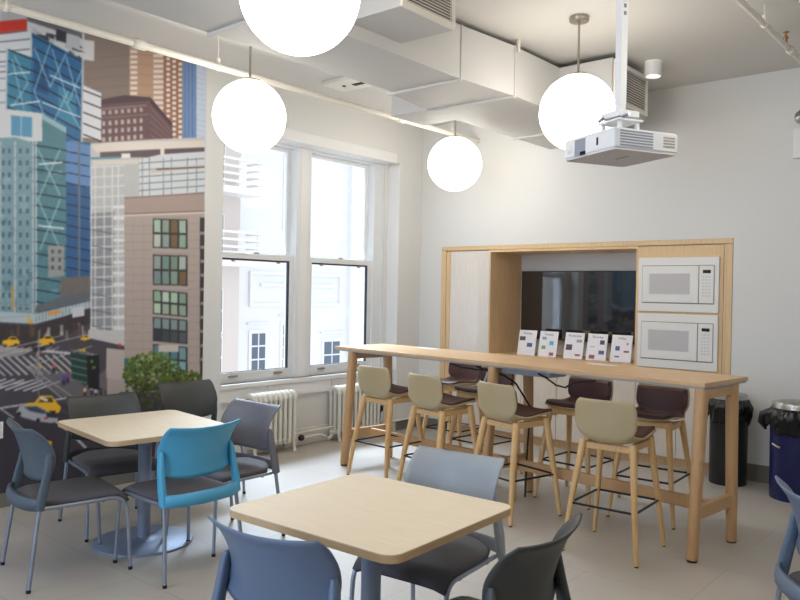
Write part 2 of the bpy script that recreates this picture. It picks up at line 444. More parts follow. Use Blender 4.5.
# towers at the back
fill([(78, 30), (164, 50), (164, 150), (78, 150)], (132, 118, 112), jit=3)
for k in range(9): line((84, 60 + 10 * k), (129, 56 + 10 * k), .7, (112, 98, 94), .7)
fill([(80, 40), (94, 42), (94, 62), (80, 60)], (206, 206, 212))
fill([(129, 40), (163, 52), (163, 142), (129, 104)], (176, 144, 122), jit=3)
for k in range(10): line((130, 54 + 10 * k), (163, 58 + 10 * k), .6, (150, 118, 98), .8)
for k in range(13):
    rect(130, 51 + 5.2 * k, 137, 54 + 5.2 * k, (222, 218, 214), .9)
    rect(153, 55 + 5.2 * k, 163, 58.2 + 5.2 * k, (222, 214, 208), .9)
fill([(163, 50), (185, 60), (185, 142), (163, 142)], (150, 108, 86), jit=3)
for k in range(16):
    for x in (166, 172, 178): rect(x, 58 + 5.2 * k + (x - 166) * .45, x + 3.6, 61 + 5.2 * k + (x - 166) * .45, (226, 222, 220), .95)
fill([(182, 58), (197, 64), (197, 142), (182, 142)], (112, 140, 184), jit=2)
for x in (184.5, 188, 192): line((x, 60), (x, 142), 1.1, (86, 112, 160), .7)
fill([(196, 64), (205, 66), (205, 142), (196, 142)], (196, 208, 228))
for k in range(15): line((196, 68 + 5.2 * k), (205, 70 + 5.2 * k), .6, (164, 180, 206), .8)
# ornate brown block
fill([(98, 101), (124, 96), (150, 98), (172, 124), (172, 146), (98, 146)], (104, 80, 84), jit=5)
fill([(98, 101), (124, 96), (150, 98), (151, 101), (98, 106)], (78, 60, 68))
fill([(150, 98), (172, 124), (172, 128), (150, 104)], (72, 54, 66))
line((99, 110), (146, 106), 1.2, (150, 130, 128)); line((99, 119), (148, 115), 1, (140, 116, 112))
for k in range(7):
    for r_ in range(3): rect(102 + 6.2 * k, 122 + 8 * r_ - k * .5, 105 + 6.2 * k, 126.5 + 8 * r_ - k * .5, (196, 184, 180), .85)
    rect(102 + 6.2 * k, 111.5 - k * .5, 105 + 6.2 * k, 115.5 - k * .5, (190, 178, 176), .8)
for k in range(5): line((150, 108 + 7 * k), (171, 132 + 4 * k), .9, (136, 108, 108), .8)
# sky bits and dark roof plant at upper left
fill([(0, 8), (40, 18), (84, 30), (84, 62), (30, 40), (0, 34)], (196, 200, 206))
for k in range(26):
    x = rng.uniform(28, 80); y = 20 + (x - 28) * .5 + rng.uniform(-1, 13)
    fill([(x, y), (x + rng.uniform(3, 9), y + rng.uniform(1, 4)), (x + rng.uniform(3, 9), y + rng.uniform(4, 8)), (x - 1, y + 3)], (58, 60, 70) if k % 3 else (170, 176, 184))
fill([(27, 14), (82, 34), (82, 40), (27, 22)], (96, 98, 106))
fill([(56, 30), (66, 33), (66, 44), (56, 41)], (44, 46, 56)); fill([(67, 34), (80, 38), (80, 52), (67, 46)], (176, 184, 192))
for k in range(8): line((0, 14 + 1.4 * k), (26, 11 + 1.4 * k), .5, (120, 120, 128), .8)
fill([(-80, 30), (27, 20), (27, 30.5), (-80, 44)], (196, 52, 40)); line((-80, 44.5), (27, 31.5), 1.2, (90, 40, 44))
# white banded block left of the glass
fill([(-90, 48), (31, 32), (31, 60), (6, 60), (6, 330), (-90, 330)], (204, 210, 218))
for k in range(4): line((-90, 52 + 10 * k), (30, 40 + 10 * k), 1, (70, 78, 92))
for k in range(9): line((-90, 74 + 12 * k), (7, 67 + 12 * k), 1, (110, 120, 134))
# glass tower
def glass(poly, base, jit=6): fill(poly, base, jit=jit)
glass([(31, 33), (82, 61), (82, 142), (66, 142), (66, 310), (31, 310)], (44, 104, 150))
glass([(7, 50), (31, 58), (31, 116), (7, 112)], (62, 128, 158))
fill([(50, 46), (82, 66), (82, 110), (60, 90)], (34, 90, 146), .7); fill([(34, 60), (48, 66), (48, 96), (34, 90)], (30, 72, 118), .8); fill([(58, 86), (76, 96), (76, 128), (58, 122)], (72, 150, 176), .6)
for k in range(9):
    y = 36 + 11.5 * k
    fillc = (30, 40, 60)
    line((31, y), (82, y + 27), 1.3, fillc); line((7, y + 14), (31, y + 24), 1.2, fillc)
for (p, q) in (((34, 48), (50, 88)), ((50, 45), (34, 92)), ((50, 88), (66, 54)), ((52, 50), (68, 104)), ((68, 104), (82, 70)), ((66, 58), (80, 108)), ((34, 92), (50, 130)), ((50, 130), (68, 92)), ((62, 96), (80, 130)), ((14, 56), (28, 84)), ((28, 84), (12, 108)), ((12, 60), (24, 110))):
    line(p, q, 1.6, (150, 190, 206), .65)
line((8, 75), (30, 73), 1.4, (206, 220, 228)); line((10, 106), (40, 102), 1.4, (206, 220, 228)); line((50, 76), (80, 89), 1.4, (196, 216, 226)); line((42, 103), (80, 118), 1.4, (196, 216, 226))
line((31, 32), (31, 58), 2, (188, 198, 208)); line((82.5, 60), (80, 310), 2.2, (170, 176, 186)); line((7, 49), (6, 112), 2, (180, 190, 200))
fill([(83, 86), (101, 94), (101, 141), (82, 138)], (214, 216, 222))
for k in range(5): line((83, 91 + 11 * k), (101, 98 + 11 * k), 1.2, (50, 52, 60))
# lower stepped volumes
fill([(-90, 124), (0, 112), (10, 111), (42, 116), (66, 130), (66, 330), (-90, 330)], (82, 128, 140), jit=10)
fill([(-90, 118), (10, 110), (42, 114), (42, 142), (-90, 144)], (206, 210, 214)); fill([(11, 116), (32, 118), (32, 138), (11, 136)], (92, 150, 186))
line((21, 117), (21, 138), .8, (190, 200, 210))
fill([(42, 114), (66, 128), (66, 134), (42, 120)], (150, 180, 190))
fill([(-90, 142), (16, 138), (34, 144), (34, 330), (-90, 330)], (122, 156, 166), jit=10)
for k in range(60):
    x = rng.uniform(-80, 62); y = rng.uniform(146, 300); rect(x, y, x + rng.uniform(3, 9), y + rng.uniform(4, 11), [(60, 100, 116), (150, 184, 190), (84, 116, 124)][k % 3], .45)
for x in (-74, -56, -38, -20, 0, 15, 33, 36): line((x, 142), (x, 320), 1.8, (182, 190, 196))
for k in range(15):
    y = 146 + 12 * k
    line((-90, y + 4), (34, y), 1.1, (130, 150, 160)); line((36, y), (66, y + 5), 1.2, (34, 48, 62))
    for x in (2, 8, 19, 26, -8, -14, -26, -32, -44, -62): rect(x, y + 3, x + 2.6, y + 8, (60, 88, 104), .75)
for (p, q) in (((38, 150), (60, 196)), ((60, 150), (38, 200)), ((38, 200), (60, 250)), ((60, 200), (40, 250))): line(p, q, 1.8, (160, 196, 204), .6)
line((38, 165), (62, 163), 1.6, (214, 224, 228)); line((38, 226), (64, 229), 1.6, (214, 224, 228))
# deep blue slab between tower and scaffold
fill([(66, 142), (100, 144), (92, 162), (92, 292), (66, 286)], (46, 92, 140), jit=5)
fill([(66, 142), (92, 146), (92, 190), (66, 182)], (112, 152, 204), .75)
for k in range(13): line((66, 152 + 10.5 * k), (92, 157 + 10.5 * k), 1, (28, 42, 64))
line((79, 142), (79, 286), 2, (110, 116, 128))
fill([(48, 246), (64, 246), (64, 276), (48, 278)], (168, 162, 156), .8)
for k in range(3): rect(51, 250 + 8 * k, 54, 254 + 8 * k, (90, 90, 98)); rect(58, 250 + 8 * k, 61, 254 + 8 * k, (90, 90, 98))
# street band beneath the towers
fill([(-90, 314), (35, 314), (66, 300), (94, 282), (130, 276), (130, 520), (-90, 540)], (74, 70, 78), jit=5)
fill([(60, 278), (92, 276), (92, 300), (60, 300)], (112, 106, 104), jit=8)
fill([(36, 306), (64, 296), (112, 288), (112, 296), (35, 313)], (96, 104, 112), jit=8)
line((-90, 302), (36, 307), 1.4, (150, 160, 166))
fill([(-90, 306), (35, 314), (112, 296), (112, 304), (35, 324), (-90, 318)], (172, 190, 198))
for k in range(24): line((36 + 3.3 * k, 313 - .7 * k), (36 + 3.3 * k, 322 - .75 * k), .6, (110, 124, 134))
for x in (-40, -20, 0, 6, 16, 25): line((x, 298), (x, 312), .9, (110, 124, 134))
for x in (12.5,): line((x, 286), (x, 310), 2.2, (196, 150, 82))
fill([(-90, 318), (35, 326), (90, 308), (92, 322), (34, 352), (-90, 346)], (58, 52, 56), jit=10)
for k in range(30):
    x = rng.uniform(-60, 90); c = [(150, 130, 130), (90, 70, 66), (190, 186, 184), (110, 80, 60)][k % 4]
    rect(x, 322 + rng.uniform(0, 12), x + rng.uniform(1, 4), 334 + rng.uniform(0, 8), c, .7)
fill([(47, 313), (60, 310), (61, 313), (48, 316)], (222, 150, 60)); fill([(72, 308), (84, 306), (84, 316), (72, 318)], (200, 202, 208))
fill([(-90, 352), (0, 345), (34, 350), (20, 356), (-90, 366)], (150, 144, 144), jit=5)
# roadway, crossings, markings
line((-90, 372), (60, 336), 1, (170, 168, 172)); line((0, 356), (90, 334), .7, (190, 188, 190)); line((30, 366), (92, 346), .7, (180, 178, 184))
for k in range(17): line((-60 + 7.5 * k, 360 - .35 * k), (-40 + 7.5 * k, 378 - .35 * k), 1.7, (204, 202, 206))
for k in range(12): line((-30 + 7 * k, 352), (-18 + 7 * k, 347), 1, (190, 190, 194), .8)
for k in range(12): line((38 + 4.3 * k, 352 + .3 * k), (50 + 4.3 * k, 350 + .5 * k), 1.3, (204, 202, 206), .9)
for k in range(9): line((-40 + 9 * k, 388 + .4 * k), (-12 + 9 * k, 378 + .4 * k), 1.6, (206, 204, 208))
line((-60, 398), (46, 378), 1, (190, 188, 190)); line((28, 366), (80, 402), 1.2, (196, 194, 198)); line((34, 376), (62, 398), 1, (190, 188, 192)); line((0, 408), (66, 398), 1.5, (206, 206, 208)); line((0, 408), (14, 418), 1.3, (206, 206, 208)); line((60, 409), (72, 416), 1.5, (214, 214, 214)); line((54, 420), (72, 434), 2, (206, 204, 206)); line((74, 436), (86, 448), 2.4, (206, 204, 206))
fill([(28, 368), (70, 372), (90, 392), (66, 398), (36, 380)], (130, 126, 130), .55, jit=8)
fill([(-90, 400), (0, 410), (60, 402), (110, 420), (160, 420), (160, 520), (-90, 540)], (58, 52, 62), .85, jit=4)
fill([(112, 364), (206, 380), (206, 410), (70, 398)], (110, 102, 104), jit=8)
line((0, 408), (66, 398), 1.5, (206, 206, 208)); line((0, 408), (14, 418), 1.3, (206, 206, 208)); line((54, 420), (72, 434), 2, (206, 204, 206)); line((74, 436), (86, 448), 2.4, (206, 204, 206))
def taxi(x, y, s=1.0, c=(236, 182, 40)):
    fill([(x - 10 * s, y + 3 * s), (x - 9 * s, y - .5 * s), (x - 4 * s, y - 1.5 * s), (x - 1 * s, y - 5 * s), (x + 5 * s, y - 5 * s), (x + 8 * s, y - 1 * s), (x + 10 * s, y + 1 * s), (x + 9 * s, y + 4 * s), (x - 6 * s, y + 6 * s)], c)
    fill([(x - 2 * s, y - 1.5 * s), (x, y - 4 * s), (x + 5 * s, y - 4 * s), (x + 6 * s, y - 1.5 * s)], (70, 62, 50))
    fill([(x - 8 * s, y + 4 * s), (x - 5 * s, y + 4 * s), (x - 5 * s, y + 6.5 * s), (x - 8 * s, y + 6.5 * s)], (40, 36, 40)); fill([(x + 4 * s, y + 3 * s), (x + 7 * s, y + 3 * s), (x + 7 * s, y + 5.5 * s), (x + 4 * s, y + 5.5 * s)], (40, 36, 40))
taxi(11, 341, .9); taxi(46, 340, .9); taxi(85, 338, .5); taxi(-40, 350, 1); fill([(78, 349), (85, 349), (85, 352), (78, 352)], (230, 176, 50))
fill([(32, 348), (44, 346), (46, 350), (34, 353)], (40, 40, 46)); fill([(36, 346), (42, 344), (42, 347)], (180, 190, 200))
for (x, y) in ((27, 314), (30, 320), (37, 351), (39, 365), (28, 319)): rect(x, y, x + 2.2, y + 4, (222, 168, 50))
line((39, 330), (38, 378), 1.3, (150, 150, 150)); line((36, 352), (39, 400), 1, (140, 138, 138)); line((0, 318), (26, 316), .8, (160, 160, 160))
for (x, y, c) in ((62, 376, (60, 76, 190)), (52, 364, (190, 90, 80)), (66, 374, (150, 60, 120)), (83, 388, (206, 176, 140)), (90, 386, (220, 220, 224)), (94, 389, (190, 190, 194)), (99, 388, (60, 60, 80)), (104, 390, (80, 70, 76)), (119, 386, (222, 76, 44)), (114, 376, (80, 70, 90)), (113, 371, (196, 120, 130))):
    rect(x, y, x + 3, y + 4, c); rect(x, y + 4, x + 3, y + 9, (54, 50, 60))
# kiosk
fill([(70, 352), (96, 356), (97, 388), (72, 380)], (36, 62, 58)); fill([(86, 356), (99, 355), (99, 390), (88, 388)], (26, 28, 34)); fill([(68, 350), (88, 353), (98, 355), (80, 350)], (150, 146, 140))
for k in range(4): line((70, 358 + 7 * k), (87, 362 + 7 * k), .8, (140, 180, 160))
for (x, y) in ((90, 360), (92, 366)): rect(x, y, x + 3, y + 3, (90, 130, 60))
# silver estate car and taxi, near
taxi(42, 405, 1.9); fill([(40, 396), (48, 399), (47, 402), (40, 399)], (226, 216, 206))
fill([(16, 412), (20, 406), (36, 405), (50, 412), (56, 414), (58, 420), (52, 423), (36, 421), (22, 417)], (172, 174, 184)); fill([(24, 407), (36, 406), (46, 411), (44, 414), (30, 411)], (70, 74, 86)); fill([(45, 412), (56, 413), (57, 418), (47, 417)], (46, 48, 56))
for (x, y) in ((19, 413.5), (38, 420)): fill([(x - 2.4, y), (x, y - 2.6), (x + 2.4, y), (x, y + 2.6)], (36, 34, 40))
rect(44, 417, 48, 419, (180, 60, 66)); fill([(43, 440), (52, 441), (50, 452), (46, 450)], (224, 166, 40))
taxi(-60, 430, 2.2)
# pale slab roof, glazed floors
fill([(90, 144), (150, 140), (204, 138), (204, 200), (90, 200)], (196, 194, 196))
fill([(100, 152), (204, 148), (204, 156), (150, 158), (100, 158)], (96, 84, 88))
fill([(91, 146), (110, 143), (204, 141), (204, 147.5), (96, 153)], (220, 212, 204)); rect(160, 148, 164, 156, (222, 214, 206))
fill([(90, 158), (120, 157), (121, 162), (92, 164)], (88, 140, 160)); rect(121, 154, 130, 160, (226, 224, 222))
fill([(138, 160), (160, 155), (204, 152), (204, 196), (138, 198)], (206, 212, 218))
for k in range(6): line((138, 164 + 6.8 * k), (204, 159 + 6.8 * k), .9, (110, 116, 124))
for x in (142, 149, 163, 171, 187, 196): line((x, 158), (x, 198), .8, (130, 136, 144))
fill([(150, 170), (204, 165), (204, 168), (150, 174)], (206, 192, 184)); line((156, 170), (204, 167.5), 1.2, (72, 68, 76))
# scaffold block
fill([(90, 160), (139, 158), (139, 198), (124, 198), (124, 346), (90, 330)], (186, 188, 190), jit=7)
fill([(92, 161), (138, 160), (138, 164), (92, 166)], (212, 206, 200))
fill([(90, 214), (114, 212), (114, 336), (90, 326)], (128, 132, 140), .75, jit=12)
for k in range(18): line((90, 168 + 10 * k), (124, 166 + 10 * k), 1.3, (220, 220, 222), .85)
for x in (91, 95, 104, 112, 118): line((x, 166), (x, 338), 1.4, (220, 220, 222), .8)
for k in range(12): rect(113, 206 + 11 * k, 124, 209 + 11 * k, (230, 230, 232), .85)
for k in range(7): line((92, 230 + 16 * k), (112, 234 + 16 * k), .8, (80, 84, 92), .8)
fill([(88, 330), (124, 330), (124, 346), (88, 338)], (200, 198, 198), jit=10); rect(118, 344, 121, 347, (206, 60, 60))
# stone block with its columns of windows
fill([(124, 198), (204, 193), (204, 520), (106, 520), (107, 350), (124, 350)], (176, 162, 156), jit=2.5)
fill([(124, 199), (204, 194), (204, 212), (124, 214)], (170, 152, 144), jit=2); line((124, 216), (204, 213), 1.6, (214, 204, 196)); line((124, 214.4), (204, 211.4), 1, (120, 100, 96)); line((124, 198.5), (204, 193.5), 1.2, (130, 112, 108))
for k in range(20): line((124, 226 + 8.2 * k), (152, 226 + 8.2 * k), .5, (150, 136, 132), .8); line((188, 224 + 8.2 * k), (199, 224 + 8.2 * k), .5, (150, 136, 132), .8)
for x in (133, 143): line((x, 218), (x, 350), .4, (156, 142, 138), .6)
rect(152.5, 217, 188, 386, (168, 154, 150))
rows = [(219, 248, (160, 176, 166)), (255, 285, (150, 168, 160)), (290, 314, (168, 190, 166)), (317, 341, (70, 76, 84)), (344, 372, (120, 160, 170))]
for n_, (a, b_, c) in enumerate(rows):
    sk = .03 if n_ < 2 else .09
    rect(152.5, a, 187, b_, (54, 54, 58), sk=sk)
    for i in range(4):
        for j in range(2):
            x0 = 153.6 + 8.4 * i; h = (b_ - a) / 2
            jj = rng.uniform(-30, 22); cc = [v + jj + rng.uniform(-6, 6) for v in c]
            if n_ == 0 and i == 2 or n_ == 1 and i > 2 and j: cc = (120, 96, 70)
            if n_ == 3 and j == 0: cc = (130, 150, 152)
            y0 = a + h * j + 1 + sk * (x0 - 152.5)
            rect(x0, y0, x0 + 6.6, y0 + h - 2, cc, sk=sk)
    rect(152.5, b_ + 1, 188, b_ + 4, (180, 166, 162), sk=sk)
rect(158, 345, 178, 352, (206, 196, 190)); rect(199.5, 218, 204, 386, (56, 54, 58))
for k in range(10): rect(200, 232 + 14 * k, 204, 235 + 14 * k, (176, 170, 166), .8)
fill([(123, 358), (136, 360), (136, 378), (123, 376)], (60, 110, 112)); fill([(106, 348), (124, 350), (124, 380), (106, 378)], (190, 176, 172), jit=3)
# leafy tree
for k in range(700):
    t = rng.uniform(0, 2 * math.pi); q = math.sqrt(rng.uniform(0, 1)); cx, cy = (152, 373) if k % 3 else (184, 382)
    x = cx + 29 * q * math.cos(t) * (1 if k % 3 else .8); y = cy + 20 * q * math.sin(t) * (1 if k % 3 else .55)
    if x < 120 or x > 203.5: continue
    s_ = rng.uniform(1, 2.6); g_ = rng.uniform(.55, 1.25) * (1.15 - .012 * (y - 352))
    fill([(x - s_, y), (x, y - s_), (x + s_, y), (x, y + s_)], (96 * g_, 118 * g_, 46 * g_))
fill([(120, 392), (204, 392), (204, 520), (106, 520), (108, 402)], (66, 60, 66), jit=4)
for k in range(160):
    x = rng.uniform(124, 203); y = rng.uniform(384, 408); s_ = rng.uniform(1, 2.4); g_ = rng.uniform(.5, 1.0)
    fill([(x - s_, y), (x, y - s_), (x + s_, y), (x, y + s_)], (84 * g_, 104 * g_, 44 * g_))
# slight print softness
NY, NZ = NY // 2, NZ // 2
img = img.reshape(NZ, 2, NY, 2, 3).mean((1, 3))
soft = img.copy()
for ax in (0, 1): soft = (np.roll(soft, 1, ax) + 2 * soft + np.roll(soft, -1, ax)) / 4
img = np.clip(soft, 0, 255) / 255
imgl = np.where(img <= 0.04045, img / 12.92, ((img + 0.055) / 1.055) ** 2.4)
nyv, nzv = NY, NZ
Yv, Zv = np.meshgrid(np.linspace(MY0, MY1, nyv), np.linspace(MZ0, MZ1, nzv))
co = np.stack([np.full(Yv.shape, LX + .004), Yv, Zv], -1).reshape(-1, 3)
idx = np.arange(nyv * nzv).reshape(nzv, nyv)
quads = np.stack([idx[:-1, :-1], idx[:-1, 1:], idx[1:, 1:], idx[1:, :-1]], -1).reshape(-1, 4)
me = bpy.data.meshes.new('wall_mural')
me.vertices.add(len(co)); me.vertices.foreach_set('co', co.ravel())
me.loops.add(quads.size); me.loops.foreach_set('vertex_index', quads.ravel().astype(np.int32))
me.polygons.add(len(quads)); me.polygons.foreach_set('loop_start', np.arange(0, quads.size, 4, dtype=np.int32))
me.update(); me.validate()
ca = me.color_attributes.new('print', 'FLOAT_COLOR', 'POINT')
ca.data.foreach_set('color', np.concatenate([imgl, np.ones(imgl.shape[:2] + (1,))], -1).reshape(-1))
mm = bpy.data.materials.new('mural_print'); mm.use_nodes = True
nt = mm.node_tree; vc = nt.nodes.new('ShaderNodeVertexColor'); vc.layer_name = 'print'
nt.links.new(vc.outputs[0], nt.nodes['Principled BSDF'].inputs['Base Color']); nt.nodes['Principled BSDF'].inputs['Roughness'].default_value = 0.55
me.materials.append(mm)
mur = bpy.data.objects.new('wall_mural', me); COL.objects.link(mur)
tag(mur, 'large printed city street view covering the left wall, with glass tower, taxis and green tree', 'mural')

# ---------------------------------------------------------------- outside the window
FX = -22.0
def facade_building():
    t = thing('white_building', 'white painted building facing the window, with recessed panel and small paned windows', 'building', (FX, 20, -6))
    L = lambda x, y, z: (x - FX, y - 20, z + 6)
    w = MB()
    w.b2(L(FX - 3, 17.05, -6), L(FX, 24.4, 12)); w.b2(L(FX - 3, 24.4, -6), L(FX - .5, 34, 12))
    w.b2(L(FX, 24.25, 6.4), L(FX + .25, 24.75, 7.0)); w.b2(L(FX, 22.6, -6), L(FX + .18, 23.2, 12))
    w.build('wall', 'facadew', t)
    p = MB()   # moulded frame of the recessed panel
    y0, y1, z0, z1 = 17.5, 22.2, .98, 2.27
    ring(p, .001, .10, y0 - 20, y1 - 20, z0 + 6, z1 + 6, .12)
    p.b2(L(FX + .001, y0 + .5, 1.72), L(FX + .12, y1 - .4, 1.84))
    p.build('moulding', 'trimw', t)
    for (a, b_, c, d, nr) in ((17.62, 18.3, -1.45, 0.02, 3), (19.1, 19.75, -1.45, .3, 4), (21.27, 22.2, -2.1, -.42, 3), (19.15, 19.6, 3.9, 6.6, 7)):
        f = MB(); f.b2(L(FX - .02, a - .1, c - .08), L(FX + .05, b_ + .1, d + .1)); f.b2(L(FX, a - .2, d + .32), L(FX + .12, b_ + .2, d + .38))
        fr_ = f.build('window', 'trimw', t)
        g = MB()
        for i in range(2):
            for j in range(nr):
                wy, wz = (b_ - a) / 2, (d - c) / nr
                g.b2(L(FX + .045, a + wy * i + .03, c + wz * j + .03), L(FX + .056, a + wy * (i + 1) - .03, c + wz * (j + 1) - .03))
        g.build('pane', 'outglass', fr_)
    return t
facade_building()
def brick_building():
    bx = -21.0
    t = thing('brick_building', 'pinkish brick building with white railed balconies, outside beside the white facade', 'building', (bx, 14, -6))
    L = lambda x, y, z: (x - bx, y - 14, z + 6)
    w = MB(); w.b2(L(bx - 4, 8, -6), L(bx, 16.3, 12)); w.build('wall', 'brick', t)
    for z in (4.72, 2.35):
        s = MB(); s.b2(L(bx, 14.6, z), L(bx + .9, 16.6, z + .22)); bal = s.build('balcony', 'trimw', t)
        r_ = MB()
        for k in range(4): r_.b2(L(bx + .82, 14.6, z + .35 + .24 * k), L(bx + .88, 16.54, z + .43 + .24 * k)); r_.b2(L(bx + .001, 16.54, z + .35 + .24 * k), L(bx + .88, 16.6, z + .43 + .24 * k))
        for y in (14.7, 15.6, 16.4): r_.b2(L(bx + .79, y, z + .22), L(bx + .818, y + .06, z + 1.2))
        r_.build('railing', 'trimw', bal)
    for z0, z1 in ((.1, 1.6), (-1.4, .0), (2.75, 4.1), (5.1, 6.6)):
        f = MB(); f.b2(L(bx - .02, 15.2, z0), L(bx + .04, 15.62, z1)); fw_ = f.build('window', 'trimw', t)
        g = MB()
        for j in range(2): g.b2(L(bx + .03, 15.25, z0 + .06 + j * (z1 - z0) / 2), L(bx + .05, 15.57, z0 + (j + 1) * (z1 - z0) / 2 - .04))
        g.build('pane', 'outglass', fw_)
brick_building()

# ---------------------------------------------------------------- ceiling: ducts, pipes, fixtures
def ductwork():
    t = thing('ventilation_duct', 'boxy painted ventilation duct running along the ceiling to the back wall', 'duct', (-3.5, 4, 3.12))
    L = lambda x, y, z: (x + 3.5, y - 4, z - 3.12)
    def piece(name, a, b_, m='duct'):
        w = MB(); w.b2(L(*a), L(*b_)); return w.build(name, m, t, bevel=.004)
    piece('duct_section', (-3.83, -2.4, 3.12), (-3.20, 4.40, 3.50))
    w = MB()
    pl = [(-3.86, 4.40), (-3.20, 4.40), (-3.14, 5.02), (-3.97, 5.02)]
    w.prism([(x + 3.5, y - 4) for x, y in pl], 0, .38); w.build('duct_section', 'duct', t)
    piece('duct_section', (-4.37, 5.0, 3.125), (-3.3, 5.45, 3.50))
    piece('duct_section', (-3.985, 5.02, 3.12), (-3.14, 7.09, 3.50))
    piece('duct_section', (-3.15, 5.72, 3.12), (-2.67, 6.40, 3.50))
    piece('duct_section', (-3.22, 3.25, 3.20), (-2.79, 3.75, 3.50))
    for (a, b_, y) in ((-3.87, -3.20, 4.40), (-3.97, -3.14, 5.02), (-3.985, -3.14, 6.38), (-3.84, -3.20, 2.73), (-3.84, -3.20, 1.2)):
        w = MB(); w.b2(L(a - .004, y - .014, 3.104), L(b_ + .004, y + .016, 3.12)); w.b2(L(b_, y - .006, 3.10), L(b_ + .008, y + .006, 3.505))
        w.build('flange', 'duct', t)
    for y in (-1, 1.2, 2.9, 5.04, 6.5):
        xx = -3.135 if 4.5 < y < 5.5 else -3.195
        w = MB(); w.b2(L(xx, y, 3.46), L(xx + .012, y + .03, 3.56)); w.build('hanger', 'pipe', t)
        w = MB(); w.b2(L(-3.80, y, 3.50), L(-3.77, y + .03, 3.56)); w.build('hanger', 'pipe', t)
    return t
ductwork()
def grille(cx, y0, y1, z0, z1, lab):
    t = thing('vent_grille', lab, 'air vent', (cx, (y0 + y1) / 2, z0), 0, None)
    hy, h = (y1 - y0) / 2, z1 - z0
    f = MB()
    ring(f, 0, .018, -hy, hy, 0, h, .035)
    f.build('grille_frame', 'pipe', t)
    d = MB(); d.b2((.0005, -hy + .03, .03), (.003, hy - .03, h - .03)); d.build('backing', 'applgap', t)
    s = MB(); n = 13
    for k in range(n): s.box((.010, 0, .045 + (h - .09) * k / (n - 1)), (.018, 2 * hy - .06, .004), rot=Matrix.Rotation(R(38), 3, 'Y'))
    s.build('slats', 'pipe', t)
grille(-2.789, 3.25, 3.75, 3.20, 3.50, 'white slatted vent grille on the duct branch nearest the camera, at top of the photo')
grille(-2.669, 5.74, 6.39, 3.15, 3.49, 'white slatted vent grille behind the projector pole')

def pipe_run(name, lab, x, y0, y1, z, r, joints, hangs):
    t = thing(name, lab, 'pipe', (x, y0, z))
    MB().tube([(0, 0, 0), (0, y1 - y0, 0)], r, 14).build('pipe_run', 'pipe', t)
    for y in joints: MB().lathe([(r, -.05), (r + .009, -.045), (r + .009, .045), (r, .05)], (0, y - y0, 0), 14, 'Y').build('coupling', 'pipe', t)
    for y in hangs:
        w = MB(); w.tube([(0, y - y0, r), (0, y - y0, CZ - z)], .004, 6); w.lathe([(r + .003, -.012), (r + .006, -.012), (r + .006, .012), (r + .003, .012)], (0, y - y0, 0), 14, 'Y'); w.b2((-.012, y - y0 - .012, r), (.012, y - y0 + .012, r + .04))
        w.build('hanger', 'pipe', t)
    return t
pipe_run('ceiling_pipe', 'white pipe hung along the left side of the ceiling above the mural and windows', -4.90, -2.5, 7.09, 3.308, .026, (2.9, 5.75, 1.9), (.6, 2.0, 3.57, 6.6))
sp = pipe_run('sprinkler_pipe', 'white sprinkler pipe on the ceiling in the upper right corner', -1.47, -2.5, 7.09, 3.43, .02, (6.15, 2.0), (1.0, 5.45))
w = MB(); w.lathe([(.012, 0), (.012, .03), (.02, .034), (.008, .05), (.008, .07), (.022, .074), (.022, .078)], (0.0, 8.5, .02), 12); w.build('sprinkler_head', 'brass', sp)

GR = .266
def globe():
    t = thing('globe_pendant', '', 'pendant lamp', (0, 0, 0))
    MB().lathe([(GR * math.sin(R(a)) + 1e-6, -GR * math.cos(R(a))) for a in np.linspace(0, 168, 29)], (0, 0, 0), 40, cap=False).build('globe_shade', 'opal', t)
    MB().lathe([(.10, .250), (.075, .268), (.03, .276), (.012, .285)], (0, 0, 0), 28).build('globe_cap', 'nickel', t)
    MB().tube([(0, 0, .27), (0, 0, CZ - 2.89 - .03)], .008, 10).build('rod', 'nickel', t)
    MB().lathe([(.065, CZ - 2.89 - .03), (.068, CZ - 2.89 - .025), (.068, CZ - 2.89 - .001)], (0, 0, 0), 28).build('ceiling_canopy', 'nickel', t)
    return t
g0 = globe()
GL = [(-2.53, 2.27, 'glowing white globe pendant cut off by the top of the photo, largest and nearest'),
      (-4.49, 3.555, 'glowing white globe pendant hanging in front of the mural edge and left window'),
      (-2.545, 4.905, 'glowing white globe pendant right behind the projector'),
      (-4.486, 6.10, 'smallest and farthest glowing globe pendant, right of the windows'),
      (-2.53, -.4, 'unseen globe pendant added behind the viewer as fill light'), (-4.49, .9, 'unseen globe pendant added at the mural wall as fill light'),  # lamps from here on are added out of view to fill the room
      (-.55, 3.56, 'unseen globe pendant added over the right side of the room as fill light'), (-.55, .9, 'unseen globe pendant added just above the viewer as fill light')]
for i, (x, y, lab) in enumerate(GL):
    put(g0 if i == 0 else copy_tree(g0), (x, y, (2.908, 2.868, 2.885, 2.875)[i] if i < 4 else 2.885), 0, lab, 'globe pendants')

t = thing('ceiling_downlight', 'small white cylinder downlight on the ceiling right of the projector pole', 'ceiling light', (-2.54, 6.22, CZ))
w = MB(); w.lathe([(.068, -.001), (.068, -.125), (.06, -.125), (.056, -.08)], (0, 0, 0), 28, cap=False); w.build('housing', 'trimw', t)
MB().lathe([(.0, -.105), (.045, -.105), (.056, -.09)], (0, 0, 0), 24).build('lens', 'lens', t)
t = thing('ceiling_detector', 'cream ceiling fixture half hidden behind the duct left of centre', 'detector', (-5.0, 5.12, CZ))
MB().box((0, 0, -.02), (.42, .30, .04), bev=.012).build('housing', 'pipe', t)
w = MB(); w.b2((.05, -.02, -.046), (.19, .03, -.04)); w.box((-.05, -.02, -.043), (.025, .025, .006)); w.build('slot', 'darkin', t)

